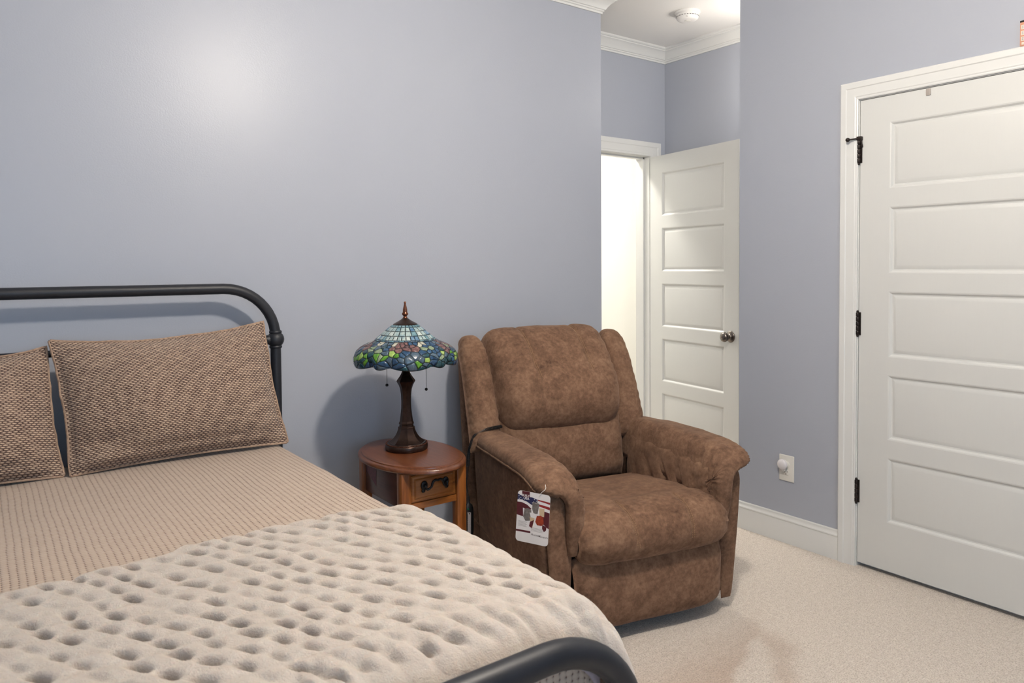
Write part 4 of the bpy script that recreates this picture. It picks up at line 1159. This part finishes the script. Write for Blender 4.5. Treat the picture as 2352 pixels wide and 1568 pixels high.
for (x, y) in ((.04, .89), (.10, .86), (.05, .84), (.15, .835), (.52, .87), (.585, .845), (.50, .82), (.56, .80), (.46, .80), (.60, .80), (.21, .84)):
    pr('star', [(x+(.018 if k % 2 == 0 else .008)*math.sin(PI*k/5), y+(.012 if k % 2 == 0 else .0055)*math.cos(PI*k/5)) for k in range(10)], 'card_white', 2)
pr('stripe', [(.62, .88), (.80, .872), (1, .862), (1, .82), (.85, .838), (.64, .855)], 'card_red')
pr('stripe', [(.66, .79), (.82, .785), (1, .77), (1, .715), (.84, .735), (.68, .75)], 'card_red')
pr('stripe', [(.78, .68), (1, .655), (1, .345), (.90, .38), (.80, .43)], 'card_maroon')
pr('stripe', [(.0, .77), (.14, .775), (.30, .745), (.44, .68), (.40, .64), (.26, .66), (.18, .67), (.20, .50), (.0, .515)], 'card_maroon')
pr('badge', [(.13, 1.0), (.37, 1.0), (.37, .885), (.13, .885)], 'card_maroon', 2)
pr('chair_picture', [(.47, .81), (.58, .825), (.68, .80), (.66, .70), (.64, .60), (.52, .59), (.46, .68)], 'card_grey', 2)
pr('chair_picture', [(.23, .66), (.34, .68), (.44, .65), (.45, .54), (.42, .44), (.28, .42), (.20, .50)], 'card_grey', 2)
pr('chair_picture', [(.40, .60), (.54, .60), (.62, .57), (.60, .50), (.44, .50)], 'card_white', 3)
pr('chair_picture', [(.62, .56), (.74, .58), (.82, .55), (.84, .43), (.78, .38), (.64, .38), (.58, .44)], 'card_brick', 3)
pr('chair_picture', [(.68, .72), (.84, .72), (.84, .56), (.70, .58)], 'card_cream', 2)
pr('badge', [(.40, .52), (.56, .50), (.50, .31), (.44, .40)], 'card_cream', 3)
pr('badge', [(.42, .42), (.54, .47), (.49, .30), (.40, .33)], 'card_maroon', 4)
pr('badge', [(.80, .41), (.93, .37), (.92, .31), (.86, .27), (.80, .33)], 'card_maroon', 2)
pr('web_strip', [(.0, .228), (.44, .235), (.455, .215), (.44, .197), (.0, .190)], 'card_maroon')
for k in range(5):
    pr('text_line', [(.06, .40-.022*k), (.33-.03*(k % 2), .40-.022*k), (.33-.03*(k % 2), .391-.022*k), (.06, .391-.022*k)], 'print_grey')
    if k < 4: pr('text_line', [(.46, .315-.020*k), (.82, .315-.020*k), (.82, .307-.020*k), (.46, .307-.020*k)], 'print_grey')
def text_on(body, x, y, size, mat, ly, rot=0, bold=0):
    cu = bpy.data.curves.new('lettering', 'FONT'); cu.body = body; cu.size = size; cu.align_x = 'CENTER'; cu.align_y = 'CENTER'; cu.offset = bold; cu.resolution_u = 2
    o = bpy.data.objects.new('lettering', cu); col.objects.link(o)
    dg = bpy.context.evaluated_depsgraph_get(); me = bpy.data.meshes.new_from_object(o.evaluated_get(dg))
    bpy.data.objects.remove(o)
    q = Matrix.Translation((X0+x*TW, -.0004-.00008*ly-.00002, Z0+y*TH_)) @ Matrix.Rotation(R(90), 4, 'X') @ Matrix.Rotation(R(rot), 4, 'Z')
    me.transform(q); me.materials.clear(); me.materials.append(MATS[mat])
    o = bpy.data.objects.new('lettering', me); col.objects.link(o); o.parent = card; return o
text_on('BUILT', .25, .915, .0105, 'card_white', 3, 0, .0002)
text_on('USA', .27, .862, .0115, 'card_white', 3, 0, .0003)
text_on('Home', .585, .178, .0108, 'slot_dark', 1)
text_on('Stretch', .87, .168, .0098, 'slot_dark', 1)
pr('logo_mark', [(.700, .192), (.716, .180), (.732, .192), (.752, .176), (.725, .152), (.703, .170)], 'slot_dark', 2)
m = MB(); m.add(*tube_vf(catmull([(.018, -.001, TH_/2-.010), (.026, -.004, TH_/2+.004), (.040, -.001, TH_/2+.020), (.034, .012, TH_/2+.030)], 16), .0009, 6))
m.build('tag_string', 'white_plastic', tg_)

# --------------------------------------------------------------- recliner hand control with coiled cord
hc = empty('hand_control', rl(-.466, .682, .20), RA); tag(hc, 'black hand control with silver label hanging on a coiled cord beside the recliner', 'remote control')
def hl_(u, v, z): return (u+.482, v-.680, z-.20)
prof = [(.012, 0), (.020, .006), (.0225, .03), (.0225, .10), (.021, .122), (.016, .136), (.008, .142), (.0055, .150), (.0045, .168), (.0045, .172)]
v, f = lathe_vf(prof, 24)
v = [(x, y*.62, z) for x, y, z in v]
hb = mesh('body', v, f, 'black_plastic', hc, True, None, 50)
turn = Matrix.Rotation(R(-28), 4, 'Z')
plf = lambda poly, off: [tuple(turn @ Vector((x, -off, z))) for x, z in poly]
lab = mesh('label', plf([(-.0115, .004), (.0115, .004), (.0125, .108), (-.0115, .108)], .0152), [(0, 1, 2, 3)], 'label_silver', hb, False)
for k in range(9): mesh('text_line', plf([(-.009, .012+k*.008), (.008-.003*(k % 3), .012+k*.008), (.008-.003*(k % 3), .0155+k*.008), (-.009, .0155+k*.008)], .0154), [(0, 1, 2, 3)], 'print_grey', lab, False)
mesh('arrow', plf([(-.009, .098), (-.002, .098), (-.0055, .105)], .0154), [(0, 1, 2)], 'slot_dark', lab, False)
mesh('arrow', plf([(.0095, .105), (.0025, .105), (.006, .098)], .0154), [(0, 1, 2)], 'slot_dark', lab, False)
mesh('indicator_light', *xf(sphere_vf((0, -.0135, .121), .0035, 12, 8, (1, .4, 1)), turn), 'green_lens', hb)
cp = catmull([hl_(-.482, .680, .365), hl_(-.488, .684, .42), hl_(-.484, .684, .47), hl_(-.480, .684, .505)], 16)
tube('cord', cp, .0024, 'black_plastic', hc, 8)
line = catmull([hl_(-.482, .684, .50), hl_(-.480, .678, .55), hl_(-.474, .664, .595), hl_(-.462, .648, .636), hl_(-.430, .634, .656), hl_(-.385, .628, .664), hl_(-.345, .640, .664)], 500)
dl = np.gradient(line, axis=0); dl /= np.linalg.norm(dl, axis=1, keepdims=True)
pts = []
ref = np.array([.3, .9, .2])
for i, (p, d) in enumerate(zip(line, dl)):
    n1 = np.cross(d, ref); n1 /= np.linalg.norm(n1); n2 = np.cross(d, n1); a = 2*PI*i/9.5
    pts.append(tuple(p+.0058*(n1*math.cos(a)+n2*math.sin(a))))
tube('coiled_cord', pts, .0020, 'black_plastic', hc, 5)
